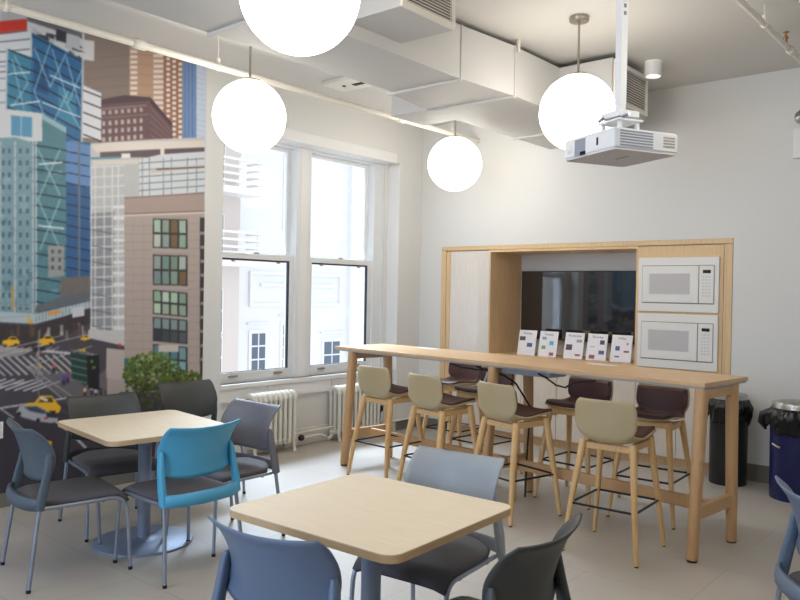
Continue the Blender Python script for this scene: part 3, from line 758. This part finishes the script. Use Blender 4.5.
# projector
def projector():
    bz = 2.25
    N, Lp, Rp = Vector((-1.43, 3.16)), Vector((-1.78, 3.335)), Vector((-1.325, 3.51))
    ang = math.atan2((N - Lp).y, (N - Lp).x)
    c = (Lp + Rp) / 2
    t = thing('projector', 'white ceiling mounted projector below a globe lamp, on a white pole', 'projector', (c.x, c.y, bz), ang)
    Wd, Dp, H = .385, .365, .098      # local x along L->N, local y along N->R
    w = MB(); w.prism(rrect(Wd, Dp, .02, 4), .006, H, bev=.008); w.build('body', 'proj', t)
    w = MB(); w.prism(rrect(Wd - .01, Dp - .01, .02, 4), 0, .006); w.build('underside', 'projbounce', t)
    x = Wd / 2
    v = MB()
    for k in range(6): v.b2((x - .002, -.155, .018 + .0125 * k), (x + .002, .03, .024 + .0125 * k))
    v.build('side_vent', 'projdark', t)
    v = MB()
    for k in range(4): v.b2((x - .002, .09, .030 + .0135 * k), (x + .002, .155, .037 + .0135 * k))
    v.build('exhaust_vent', 'nickel', t)
    v = MB(); y = -Dp / 2
    v.b2((-.10, y - .0015, .008), (-.02, y + .001, .085)); v.build('lens_recess', 'projdark', t)
    v = MB(); v.b2((-.055, y - .004, .008), (-.018, y + .001, .024)); v.b2((.065, y - .0025, .035), (.075, y + .001, .070)); v.build('lens_window', 'display', t)
    v = MB(); v.lathe([(.0, -.004), (.022, -.003), (.024, .001)], (-.145, y, .05), 20, 'Y'); v.build('speaker_dot', 'appl', t)
    v = MB(); v.b2((-.02, -.01, -.001), (.07, .0, .0005)); v.build('marking', 'applgap', t)
    return t, c
pj, pc = projector()
t = thing('projector_mount', 'white telescopic pole and bracket carrying the projector from the ceiling', 'projector mount', (pc.x, pc.y, 2.35), R(-27))
w = MB(); w.box((0, 0, .068), (.16, .14, .010), bev=.003); w.box((0, 0, .100), (.13, .12, .030), bev=.004); w.tube([(0, 0, .072), (0, 0, .15)], .026, 16)
for sx, sy in ((1, 1), (-1, 1), (1, -1), (-1, -1)): w.box((sx * .06, sy * .05, .031), (.016, .014, .062))
w.build('bracket', 'proj', t)
w = MB(); w.tube([(.06, -.03, .085), (.10, -.03, .087)], .008, 10); w.tube([(-.08, -.06, .085), (-.03, -.078, .085)], .009, 8); w.build('adjusting_knob', 'chairmetal', t)
MB().box((0, 0, .46), (.040, .040, .62), bev=.006).build('outer_pole', 'proj', t)
MB().box((0, 0, .985), (.031, .031, .43), bev=.005).build('inner_pole', 'proj', t)
w = MB()
for k in range(4): w.box((.0203, 0, .58 + .035 * k), (.003, .014, .018))
for k in range(5): w.tube([(0, -.0150, .80 + .08 * k), (0, -.0165, .80 + .08 * k)], .005, 8)
w.build('pole_slots', 'applgap', t)
w = MB(); w.box((0, 0, CZ - 2.35 - .006), (.16, .16, .011)); w.build('ceiling_plate', 'proj', t)

# emergency light at the right edge
t = thing('emergency_light', 'white emergency light box with round silver lamp head at the right edge of the photo', 'emergency light', (-1.58, BY, 2.78))
MB().box((0.06, -.035, .13), (.26, .07, .25), bev=.012).build('housing', 'plate', t)
for sx in (0.0, .17):
    h = MB(); h.lathe([(.0, -.05), (.05, -.04), (.062, 0), (.055, .045), (.02, .06)], (sx, -.07, .345), 22, 'Y'); hd = h.build('lamp_head', 'steel', t)
w = MB(); w.tube([(0.0, -.045, .25), (0.0, -.05, .31)], .012, 8); w.tube([(.17, -.045, .25), (.17, -.05, .31)], .012, 8); w.build('bracket', 'plate', t)

# ---------------------------------------------------------------- built-in wall unit
t = thing('cabinet_surround', 'thin oak frame around the built-in wall unit', 'cabinet frame', (-3.757, BY, 0))
x0, x1 = CX0 + .003, CX1 - .003
w = MB(); w.b2((x0 + 3.757, -.004, CTOP - .047), (x1 + 3.757, .04, CTOP - .002)); w.b2((x0 + 3.757, -.004, 0), (-5.315 + 3.757, .04, CTOP - .05)); w.b2((-2.183 + 3.757, -.004, 0), (x1 + 3.757, .04, CTOP - .05))
w.build('frame', 'oak', t)
def cab(name, lab, xa, xb, z0, z1, doors, parts_extra=None, depth=.70, dm='oakdaylit', kick=True, bodym='oak'):
    t = thing(name, lab, 'cabinet', ((xa + xb) / 2, BY, 0))
    hx = (xb - xa) / 2
    MB().b2((-hx, .022, z0), (hx, depth, z1)).build('body', bodym, t)
    if kick: MB().b2((-hx, .07, 0), (hx, .10, z0)).build('kick_board', 'oak', t)
    for (a, b_, c, d) in doors:
        dd = MB().b2((a - (xa + xb) / 2 + .002, 0, c), (b_ - (xa + xb) / 2 - .002, .02, d)).build('door', dm, t, bevel=.0015)
    return t
tc_ = cab('tall_cabinet', 'tall pale oak cabinet at the left end of the wall unit beside the television niche', -5.312, -4.715, .09, 2.085, [(-5.255, -4.717, .095, 2.075)])
w = MB(); w.b2((-.297, 0.002, .09), (-.245, .02, 2.075)); w.build('filler_strip', 'oak', tc_)
w = MB(); w.lathe([(0, -.003), (.006, -.002), (.006, 0)], (.24, 0, 1.19), 10, 'Y'); w.build('lock', 'steel', tc_)
cab('base_cabinet', 'low pale oak cabinet below the left half of the television niche', -4.713, -3.862, .09, .90, [(-4.713, -4.288, .095, .895), (-4.288, -3.862, .095, .895)])
cab('base_cabinet', 'low pale oak cabinet below the right half of the television niche', -3.860, -3.012, .09, .90, [(-3.860, -3.436, .095, .895), (-3.436, -3.012, .095, .895)])
mwc = cab('tall_cabinet', 'tall pale oak cabinet holding two stacked white microwaves', -3.010, -2.186, .09, 2.085, [(-3.010, -2.61, .095, .90), (-2.61, -2.21, .095, .90)], bodym='oak')
w = MB(); w.b2((-.412, 0.0, .905), (.388, .02, 2.075)); w.build('front_panel', 'oak', mwc)
w = MB(); w.b2((.392, 0.002, .09), (.412, .02, 2.075)); w.build('filler_strip', 'oak', mwc)
t = thing('niche_lining', 'oak lined open niche around the television', 'shelf niche', (-3.862, BY, .90))
w = MB(); w.b2((-.852, 0, 0.001), (.850, .66, .028)); w.build('counter', 'oak', t)
w = MB(); w.b2((-.853, 0, 1.16), (.851, .66, 1.185)); w.build('top_panel', 'oak', t)
w = MB(); w.b2((-.8525, 0, .028), (-.84, .66, 1.16)); w.build('side_panel', 'oak', t)
w = MB(); w.b2((.838, 0, .028), (.851, .66, 1.16)); w.build('side_panel', 'oak', t)
w = MB(); w.b2((-.853, .655, 0), (.851, .675, 1.185)); w.build('back_panel', 'wall', t)
w = MB(); w.b2((-.03, .30, 1.155), (.05, .36, 1.16)); w.build('light_strip', 'appl', t)

t = thing('television', 'large black flat television on the back of the oak niche', 'television', (-3.965, 7.70, 1.09))
MB().box((0, 0, .39), (1.375, .045, .775), bev=.006).build('housing', 'black', t)
MB().b2((-.68, -.0245, .012), (.68, -.0225, .768)).build('screen', 'tv', t)
MB().b2((-.2, .022, .2), (.2, .054, .55)).build('wall_bracket', 'black', t)

def microwave(zc, lab):
    t = thing('microwave', lab, 'microwave', (-2.617, BY, zc), 0, 'built-in microwaves')
    f = MB(); W2, H2 = .375, .255
    f.b2((-W2, -.022, -H2), (W2, -.001, H2)); f.build('trim_kit', 'appl', t, bevel=.005)
    f = MB(); f.b2((-.337, -.0235, -.178), (.337, -.0215, .180)); f.build('shadow_gap', 'applgap', t)
    f = MB(); f.b2((-.332, -.032, -.168), (.196, -.022, .174)); f.build('door', 'appl', t, bevel=.004)
    f = MB(); f.b2((-.262, -.0335, -.090), (.118, -.031, .102)); f.build('door_window', 'mwglass', t)
    f = MB(); f.b2((.203, -.030, -.168), (.332, -.022, .174)); cp = f.build('control_panel', 'appl', t, bevel=.003)
    f = MB(); f.b2((.235, -.0315, .105), (.305, -.0295, .135)); f.build('display', 'display', cp)
    for r_ in range(7):
        f = MB()
        for c_ in range(3): f.b2((.228 + .029 * c_, -.031, .065 - .029 * r_), (.250 + .029 * c_, -.0295, .081 - .029 * r_))
        f.build('keypad_row', 'btn', cp)
    return t
microwave(1.715, 'upper of two white built-in microwaves in the oak column')
microwave(1.185, 'lower of two white built-in microwaves in the oak column')

def text_mesh(parent, s, size, loc, m, rx=90):
    c = bpy.data.curves.new('heading', 'FONT'); c.body = s; c.size = size; c.align_x = 'CENTER'; c.extrude = .0003; c.resolution_u = 2
    o = bpy.data.objects.new('heading', c); COL.objects.link(o)
    dg = bpy.context.evaluated_depsgraph_get(); me = bpy.data.meshes.new_from_object(o.evaluated_get(dg))
    bpy.data.objects.remove(o)
    o = bpy.data.objects.new('heading', me); me.materials.clear(); me.materials.append(M[m]); COL.objects.link(o)
    o.parent = parent; o.location = loc; o.rotation_euler = (R(rx), 0, 0)
    return o
CW, CH = .216, .279
cards = [(-4.375, 'Monday', [('inkdark', -.06, .185, .07, .045), ('inkblue', .035, .115, .065, .045)], 'menu sheet on the counter at the left end of the row, with two dark pictures'),
         (-4.112, 'Tuesday', [('ink', -.05, .20, .05, .03), ('inkcyan', .04, .15, .05, .045), ('inkgreen', -.05, .10, .045, .04), ('inkred', .05, .03, .05, .035)], 'menu sheet second from the left, with blue and green pictures'),
         (-3.803, 'Wednesday', [('inkdark', -.055, .12, .07, .06), ('ink', .055, .19, .06, .03), ('inkred', .05, .04, .06, .02)], 'menu sheet in the middle of the row, with one large dark picture at left'),
         (-3.543, 'Thursday', [('inkdark', .055, .19, .05, .045), ('inkblue', .055, .085, .06, .04), ('inkred', -.045, .035, .06, .04), ('inkcyan', -.05, .14, .05, .008)], 'menu sheet second from the right, with three small pictures'),
         (-3.275, 'Friday', [('inkblue', -.04, .14, .045, .045), ('inkred', .055, .11, .055, .02), ('inkblue', -.04, .055, .05, .015), ('ink', .06, .19, .02, .025)], 'menu sheet at the right end of the row, with a round blue picture')]
for (x, ttl, pics, lab) in cards:
    t = thing('menu_sheet', lab, 'menu sheet', (x, 7.33, .929), R(2), 'menu sheets in clear stands')
    hold = bpy.data.objects.new('x', None)
    w = MB(); w.b2((-CW / 2, 0, 0), (CW / 2, .002, CH)); sh = w.build('sheet', 'paper', t); sh.rotation_euler = (R(-13), 0, 0)
    bpy.data.objects.remove(hold)
    w = MB(); w.b2((-CW / 2, .0025, 0), (CW / 2, .0045, CH)); st = w.build('stand_back', 'plate', t); st.rotation_euler = (R(-13), 0, 0)
    w = MB(); w.b2((-CW / 2, .0, 0), (CW / 2, .09, .003)); w.build('stand_foot', 'plate', t)
    text_mesh(sh, ttl, .032, (0, -.0004, CH - .045), 'inkdark')
    for (mt, px_, pz_, pw_, ph_) in pics:
        w = MB(); w.b2((px_ - pw_ / 2, -.0012, pz_ - ph_ / 2), (px_ + pw_ / 2, 0, pz_ + ph_ / 2)); w.build('picture', mt, sh)
t = tag(MB().box((0, 0, .11), (.012, .16, .22), bev=.001).build('orange_folder', 'orange'), 'thin orange folder standing behind the rightmost menu sheet', 'folder')
t.location = (-3.13, 7.46, .929)

# ---------------------------------------------------------------- radiators and floor pipes
def radiator(y0, n, h, lab, pitch=.062, fl=True):
    t = thing('radiator', lab, 'radiator', (-5.755, y0, 0), 0, 'cast iron radiators')
    for k in range(n):
        y = k * pitch + pitch / 2; s = MB()
        # rounded column loop in the x-z plane
        for xx in (-.062, 0, .062): s.tube([(xx, y, .09), (xx, y, h - .03)], .019, 10, sq=(1, 1.05, .3))
        s.tube([(-.062, y, h - .075), (-.060, y, h - .04), (-.035, y, h - .022), (0, y, h - .018), (.035, y, h - .022), (.060, y, h - .04), (.062, y, h - .075)], .0285, 12)
        s.tube([(-.062, y, .13), (-.058, y, .105), (0, y, .095), (.058, y, .105), (.062, y, .13)], .0275, 12)
        s.build('section', 'cast', t)
    for y in (pitch / 2, (n - .5) * pitch):
        for sx in (-1, 1):
            f = MB(); f.tube([(sx * .062, y, .12), (sx * .064, y, .06), (sx * .074, y, .018), (sx * .080, y, .0)], [.022, .017, .016, .024], 10); f.build('foot', 'cast', t)
    return t
radiator(4.60, 9, .60, 'cream cast iron radiator under the left window, partly behind the grey chair')
radiator(5.73, 11, .585, 'cream cast iron radiator under the right window, behind the high table leg')
t = thing('radiator_pipe', 'two white heating pipes with a black valve low on the wall between the radiators', 'pipe', (-5.78, 5.14, 0))
MB().tube([(0, 0, .14), (0, .62, .15)], .014, 10).build('upper_pipe', 'pipe', t)
MB().tube([(0, 0, .085), (0, .08, .088), (0, .40, .092), (0, .46, .085), (0, .53, .04), (0, .58, .04), (0, .62, .075)], .013, 10).build('lower_pipe', 'pipe', t)
MB().lathe([(.0, 0), (.03, .004), (.034, .02), (.03, .036), (.0, .04)], (.012, .135, .10), 14, 'X').build('valve', 'iron', t)
t = thing('radiator_valve', 'dark radiator valve and white pipe at the right end of the right radiator', 'valve', (-5.755, 6.42, 0))
MB().tube([(0, 0, .10), (0, .07, .10), (0, .075, .02)], .014, 10).build('elbow', 'iron', t)
MB().lathe([(.022, .0), (.03, .02), (.03, .06), (.02, .07)], (0.02, .05, .24), 12).build('valve_knob', 'iron', t)
MB().tube([(.0, .05, .12), (0.01, .05, .25)], .012, 8).build('stem', 'iron', t)
MB().tube([(0.03, .08, .12), (0.08, .26, .12), (.08, .62, .125)], .014, 10).build('wall_pipe', 'pipe', t)

# outlets
for (yy, zz, lab) in ((2.30, .56, 'white wall outlet plate low on the mural at the left edge of the photo'),):
    t = thing('wall_outlet', lab, 'outlet', (LX + .005, yy, zz))
    MB().box((.004, 0, 0), (.008, .075, .12), bev=.002).build('cover_plate', 'plate', t)
    for s_ in (-1, 1): MB().box((.0085, 0, s_ * .025), (.002, .034, .03)).build('socket', 'btn', t)

# ---------------------------------------------------------------- bins
def bin_(lab, loc, r, h, body, rim_h, handle):
    t = thing('trash_bin', lab, 'trash bin', loc, 0, None)
    MB().lathe([(r * .96, 0), (r * .97, .01), (r, h - .1), (r, h)], (0, 0, 0), 36).build('body', body, t)
    random.seed(3)
    def P(u, v):
        a = 2 * math.pi * u
        wob = .012 * math.sin(7 * a + 3 * v) + .008 * math.sin(17 * a + 5 * v) + .006 * math.sin(29 * a)
        drop = .19 + .035 * math.sin(3 * a + .6) + .02 * math.sin(8 * a)
        rr = r * (.90 + .17 * min(1, v * 3)) + wob * min(1, v * 2.5) + .012 * math.sin(math.pi * v)
        z = h + .028 - drop * max(0, v - .12) + (.012 if v < .2 else 0)
        return (rr * math.cos(a), rr * math.sin(a), z)
    MB().grid(P, 96, 14).build('bin_liner', 'liner', t, solid=.004)
    MB().tube([(-r * .95, -r * .25, h + .00), (-r * 1.2, -r * .3, h - .03), (-r * 1.28, -r * .3, h - .09), (-r * 1.1, -r * .25, h - .15)], [.03, .035, .028, .01], 9).build('liner_knot', 'liner', t)
    MB().lathe([(r * .93, h - .02), (r * .93, h + rim_h - .012), (r * .90, h + rim_h), (r * .62, h + rim_h - .004), (r * .55, h + rim_h - .03)], (0, 0, 0), 36, cap=False).build('steel_lid', 'steel', t)
    MB().lathe([(.0, h - .02), (r * .56, h + rim_h - .03)], (0, 0, 0), 24, cap=False).build('lid_flap', 'black', t)
    if handle: MB().tube([(-r * .72, -r * .74, h - .245), (-r * .55, -r * .9, h - .255), (-r * .36, -r * 1.0, h - .26)], .009, 8).build('handle', 'nickel', t)
bin_('black trash bin with brushed steel lid and black liner behind the high table leg', (-2.07, 6.88, 0), .155, .69, 'black', .085, False)
bin_('navy blue trash bin with steel lid and overflowing black liner near the right edge', (-1.50, 6.73, 0), .198, .685, 'navy', .09, True)

# ---------------------------------------------------------------- high table
TA = R(-6.1)
ht_o = Vector((-1.57, 4.665, 0)) + Vector((math.cos(TA) * -1.645 - math.sin(TA) * .25, math.sin(TA) * -1.645 + math.cos(TA) * .25, 0))
t = thing('high_table', 'long oak bar height table with wooden trestle legs in front of the wall unit', 'table', ht_o, TA)
def hl(x, y, z=0):   # table-local to world
    return ht_o + Vector((math.cos(TA) * x - math.sin(TA) * y, math.sin(TA) * x + math.cos(TA) * y, z))
tp = MB().b2((-1.90, -.215, 1.054), (1.655, .425, 1.082)).build('table_top', 'oaktop', t, bevel=.003)
MB().b2((-1.89, -.205, 1.042), (1.645, .415, 1.0535)).build('table_underside', 'underside', t)
for x in (-1.69, -.02, 1.615):
    for (fy, ty) in ((-.25, -.165), (.31, .27)):
        l = MB(); l.tube([(x, fy, .012), (x, (fy + ty) / 2, .5), (x, ty, 1.042)], [.038, .041, .044], 16, sq=(1.0, .8, .55)); lg = l.build('leg', 'oakleg', t)
        MB().lathe([(.03, 0), (.034, .012)], (x, fy, 0), 12).build('foot_glide', 'black', lg)
    MB().b2((x - .022, -.19, .975), (x + .022, .27, 1.040)).build('top_rail', 'oakleg', t, bevel=.006)
    MB().b2((x - .02, -.215, .245), (x + .02, .28, .325)).build('cross_rail', 'oakleg', t, bevel=.006)
MB().b2((-1.62, .0, .245), (1.59, .042, .325)).build('stretcher', 'oakleg', t, bevel=.006)
for (x, y) in ((.62, .33), (-1.21, .34)):
    g = MB(); g.prism([(x + .13 * math.cos(a) * (1), y + .035 * math.sin(a)) for a in np.linspace(0, 2 * math.pi, 28, endpoint=False)], 1.082, 1.0855); g.build('power_grommet', 'plate', t)
w = MB(); w.b2((-.10, -.10, .99), (.45, .12, 1.042)); w.build('cable_tray', 'underside', t, bevel=.01)
cb = MB()
cb.tube([hl(-.25, -.1, 1.02), hl(-.1, -.14, 1.0), hl(.05, -.12, .975), hl(.03, .05, .9), hl(0.05, .22, .7), hl(.04, .20, .4), hl(.06, .16, .1), hl(.1, .1, .02)], .008, 8)
cb.tube([hl(.35, -.1, 1.015), hl(.45, -.15, 1.0), hl(.55, -.16, .955), hl(.62, -.15, .945), hl(.68, -.14, .985), hl(.75, -.13, 1.0), hl(.85, -.13, 1.012)], .007, 8)
cb.tube([hl(-.5, -.12, 1.02), hl(-.35, -.15, 1.005), hl(-.2, -.14, 1.0), hl(-.05, -.1, 1.015)], .008, 8)
tag(cb.build('power_cable', 'black'), 'black power cable looping under the middle of the high table', 'cable')
wc = MB(); wc.tube([hl(-.35, .16, 1.015), hl(-.36, .17, .93), hl(-.40, .18, .86), hl(-.47, .18, .83)], .012, 8)
tag(wc.build('charging_cord', 'cord'), 'short white cord hanging under the high table behind the middle stools', 'cord')

# ---------------------------------------------------------------- bar stools
def stool():
    t = thing('bar_stool', '', 'bar stool', (0, 0, 0), 0, None)
    # profile: seat front -> seat rear -> up the back   (local: sitter faces -y)
    prof = [(-.220, .722, .165), (-.195, .738, .188), (-.10, .734, .200), (.0, .718, .203), (.09, .698, .205), (.152, .695, .194), (.190, .725, .192), (.205, .790, .199), (.215, .870, .198), (.226, .962, .190)]
    def sam(v):
        q = v * (len(prof) - 1); i = min(int(q), len(prof) - 2); f = q - i
        def cr(k):
            g = lambda j: prof[max(0, min(len(prof) - 1, j))][k]
            p0, p1, p2, p3 = g(i - 1), g(i), g(i + 1), g(i + 2)
            return .5 * (2 * p1 + (p2 - p0) * f + (2 * p0 - 5 * p1 + 4 * p2 - p3) * f * f + (3 * p1 - p0 - 3 * p2 + p3) * f ** 3)
        return cr(0), cr(1), cr(2)
    def P(u, v, ins=0.0, off=0.0):
        y, z, hw = sam(v); s = 2 * u - 1
        # rounded corners at both ends
        if v > .93: hw -= .03 * ((v - .93) / .07) ** 2
        if v < .08: hw -= .03 * ((.08 - v) / .08) ** 2
        hw -= ins
        back = max(0, min(1, (v - .55) / .25)); mid = math.exp(-((v - .58) / .16) ** 2)
        x = s * hw * (1 - .10 * mid * abs(s) ** 3)
        z += .012 * abs(s) ** 2.5 * (1 - back) + .045 * mid * abs(s) ** 3
        y -= .035 * back * abs(s) ** 2.2
        # offset towards the sitter
        y -= off * back; z += off * (1 - back)
        return (x, y, z)
    MB().grid(P, 18, 40).build('seat_shell', 'beige', t, solid=.012)
    pad = MB().grid(lambda u, v: P(u, v * .93 + .015, .010, .014), 16, 36).build('seat_pad', 'brown', t, solid=.018)
    MB().box((.172, .165, .905), (.010, .012, .03)).build('label_tag', 'black', pad)
    f = MB(); f.box((0, -.155, .690), (.30, .03, .045)); f.box((0, .125, .660), (.30, .03, .04)); f.box((-.15, -.015, .672), (.03, .25, .045)); f.box((.15, -.015, .672), (.03, .25, .045))
    f.build('seat_frame', 'ashleg', t, bevel=.005)
    for sx in (-1, 1):
        for (ty, fy) in ((-.155, -.245), (.135, .25)):
            l = MB(); l.tube([(sx * .235, fy, .008), (sx * .2, (fy * .62 + ty * .38), .33), (sx * .160, ty, .690 if ty > 0 else .712)], [.0145, .0195, .026], 12, sq=(1.05, .85, .35)); lg = l.build('leg', 'ashleg', t)
            MB().lathe([(.011, 0), (.012, .009)], (sx * .235, fy, 0), 10).build('foot_cap', 'black', lg)
    z = .30; k = .205; yf, yr = -.212, .214
    r_ = MB()
    for a, b_ in (((-k, yf), (k, yf)), ((k, yf), (k, yr)), ((k, yr), (-k, yr)), ((-k, yr), (-k, yf))):
        r_.tube([(a[0], a[1], z), (b_[0], b_[1], z)], .0075, 8)
    r_.build('footrest', 'blacksteel', t)
    return t
s0 = stool()
STOOLS = [(-4.35, 5.01, 176, 'beige backed bar stool at the left end of the near row, by the radiator', 'near'),
          (-3.64, 4.83, 170, 'beige backed bar stool second from the left in the near row', 'near'),
          (-2.94, 4.79, 166, 'beige backed bar stool third from the left, before the middle table legs', 'near'),
          (-2.055, 4.57, 183, 'beige backed bar stool nearest the camera at the right end of the near row', 'near'),
          (-4.36, 6.00, 2, 'brown padded bar stool at the far side, leftmost and facing the camera', 'far'),
          (-3.80, 5.68, -6, 'brown padded bar stool at the far side, second from left behind the white cord', 'far'),
          (-2.80, 5.52, -2, 'brown padded bar stool at the far side with the grey tag, third from left', 'far'),
          (-2.17, 5.46, 3, 'brown padded bar stool at the far side, rightmost, beside the right table legs', 'far')]
for i, (x, y, a, lab, g) in enumerate(STOOLS):
    o = put(s0 if i == 0 else copy_tree(s0), (x, y, 0), R(a), lab, 'bar stools along the %s side of the high table' % g)

# ---------------------------------------------------------------- low tables
def low_table(loc, lab, wd, dp, rz):
    t = thing('cafe_table', lab, 'table', loc, rz, None)
    MB().prism(rrect(wd, dp, .06, 7), .712, .7385).build('edge_band', 'mapleedge', t)
    MB().prism(rrect(wd - .0015, dp - .0015, .06, 7), .7386, .742).build('table_top', 'maple', t)
    MB().tube([(0, 0, .02), (0, 0, .70)], .04, 28).build('column', 'basemetal', t)
    w = MB(); w.b2((-.30, -.03, .695), (.30, .03, .712)); w.b2((-.03, -.30, .695), (.03, .30, .712)); w.build('support_plate', 'black', t)
    MB().lathe([(.30, 0), (.302, .008), (.296, .013), (.10, .02), (.055, .026), (.042, .035)], (0, 0, 0), 56).build('base', 'basemetal', t)
low_table((-4.31, 2.63, 0), 'square maple topped cafe table on a round metal base beside the mural', .87, .80, R(-7))
low_table((-2.03, 2.25, 0), 'square maple topped cafe table in the foreground, nearest the camera', .85, .80, R(2))

# ---------------------------------------------------------------- chairs
def chair(plastic):
    t = thing('stacking_chair', '', 'chair', (0, 0, 0), 0, None)
    def shell(u, v):
        s = 2 * u - 1
        # half width along the height
        hw = .205 + .03 * math.sin(math.pi * min(1, v / .9) ** .9) if v < .9 else .205 + .03 * math.sin(math.pi) 
        hw = .224 + .016 * math.sin(math.pi * min(.62, v * .8)) - (.0 if v < .93 else .006)
        z = .545 + .29 * v
        if v < .2: hw -= .0
        z += .012 * s * s * (v) - .03 * (1 - v) * abs(s) ** 3 * -1.0
        y = .232 + .078 * v ** 1.5 - (.044 + .05 * math.sin(math.pi * v) ) * abs(s) ** 2.1
        if v > .85: y += .012 * ((v - .85) / .15)
        return (s * hw, y, z)
    MB().grid(shell, 24, 14).build('back_shell', plastic, t, solid=.008)
    fr_ = MB()
    for sx in (-1, 1):
        fr_.tube([(sx * .226, .185, .705), (sx * .231, .188, .68), (sx * .238, .200, .60), (sx * .243, .222, .50), (sx * .243, .238, .416)], [.010, .0165, .019, .021, .020], 12, sq=(1.15, .8, .6))
    pts = [(sx_, yy_, .445) for sx_, yy_ in [(.243 * math.cos(a) , .235 + .075 * math.sin(a)) for a in np.linspace(0, math.pi, 17)]]
    n = len(pts); vs = []
    for i, p in enumerate(pts):
        a = math.pi * i / (n - 1); nx, ny = math.cos(a), math.sin(a) * 1.0
        L_ = math.hypot(nx, ny); nx, ny = nx / L_, ny / L_
        for (o_, zz) in ((.010, .414), (.014, .446), (.006, .474), (-.016, .480), (-.018, .468), (-.010, .414)):
            vs.append((p[0] + nx * o_ * .6, p[1] + ny * o_, zz))
    fs = [(i * 6 + k, i * 6 + (k + 1) % 6, (i + 1) * 6 + (k + 1) % 6, (i + 1) * 6 + k) for i in range(n - 1) for k in range(6)]
    fr_.add(vs, fs + [tuple(range(6)), tuple(range((n - 1) * 6, n * 6))], True)
    fr_.build('back_frame', plastic, t)
    # seat: padded, waterfall front
    def seat(u, v):
        s = 2 * u - 1
        yy = -.245 + .515 * v
        hw = .232 if v < .55 else .232 - .050 * ((v - .55) / .45) ** 3
        if v > .78: hw *= math.sqrt(max(0.02, 1 - ((v - .78) / .225) ** 2 * .55))
        z = .466 - .018 * (1 - abs(2 * v - 1.1)) * (1 - s * s)
        z -= .055 * max(0, (.16 - v) / .16) ** 2
        z -= .018 * abs(s) ** 6
        return (s * hw, yy, z)
    MB().grid(seat, 20, 26).build('seat', 'seatfab', t, solid=.034, offset=-1)
    MB().grid(lambda u, v: tuple(Vector(seat(u * .94 + .03, v * .95 + .03)) - Vector((0, 0, .034))), 10, 14).build('seat_pan', 'black', t, solid=.006, offset=-1)
    for sx in (-1, 1):
        l = MB(); l.tube([(sx * .228, .21, .418), (sx * .228, .0, .418)] + [tuple(p) for p in arc((sx * .228, -.15, .418), (sx * .232, -.222, .416), (sx * .236, -.232, .34), 7)] + [(sx * .246, -.25, .01)], .0105, 12)
        lg = l.build('front_leg', 'chairmetal', t)
        MB().lathe([(.012, 0), (.0125, .018)], (sx * .246, -.25, 0), 10).build('foot_glide', 'black', lg)
        l = MB(); l.tube([(sx * .238, .235, .425), (sx * .240, .245, .36), (sx * .262, .292, .01)], .0115, 12); lg = l.build('rear_leg', 'chairmetal', t)
        MB().lathe([(.012, 0), (.0125, .018)], (sx * .262, .292, 0), 10).build('foot_glide', 'black', lg)
    c = MB(); c.tube([(-.228, -.10, .408), (.228, -.10, .408)], .009, 8); c.tube([(-.228, .14, .408), (.228, .14, .408)], .009, 8); c.build('seat_brace', 'chairmetal', t)
    return t
CH_ = [('pblue', -3.838, 2.558, -90.4, 'turquoise blue stacking chair with charcoal seat at the table by the mural', 'A'),
       ('pgraphlit', -4.215, 2.11, 171, 'graphite stacking chair with daylight painted into its colour at the far left, seen from the side', 'B'),
       ('pgraph', -4.751, 2.67, 79, 'dark grey stacking chair behind the left table, in front of the mural street scene', 'C'),
       ('pgraph', -5.033, 3.554, 84, 'almost black stacking chair under the mural tree, left of the window', 'D'),
       ('pgrey', -4.012, 3.007, 1, 'mid grey stacking chair in front of the left radiator', 'E'),
       ('plight', -2.072, 2.668, 5.7, 'light grey stacking chair at the far side of the foreground table', 'F'),
       ('pbluegrey', -1.918, 1.828, 188.3, 'blue grey stacking chair with its back to the camera, left of the foreground table', 'G'),
       ('pgraph', -1.469, 2.166, -86, 'dark grey stacking chair at the right of the foreground table, cut by the bottom edge', 'H'),
       ('pbluegrey', -.50, 3.50, 128, 'light blue grey stacking chair cut off by the right edge of the photo', 'I')]
protos = {}
for (m, x, y, a, lab, k) in CH_:
    if m in protos: o = copy_tree(protos[m])
    else: o = chair(m); protos[m] = o
    put(o, (x, y, 0), R(a), lab, 'stacking chairs around the low tables')
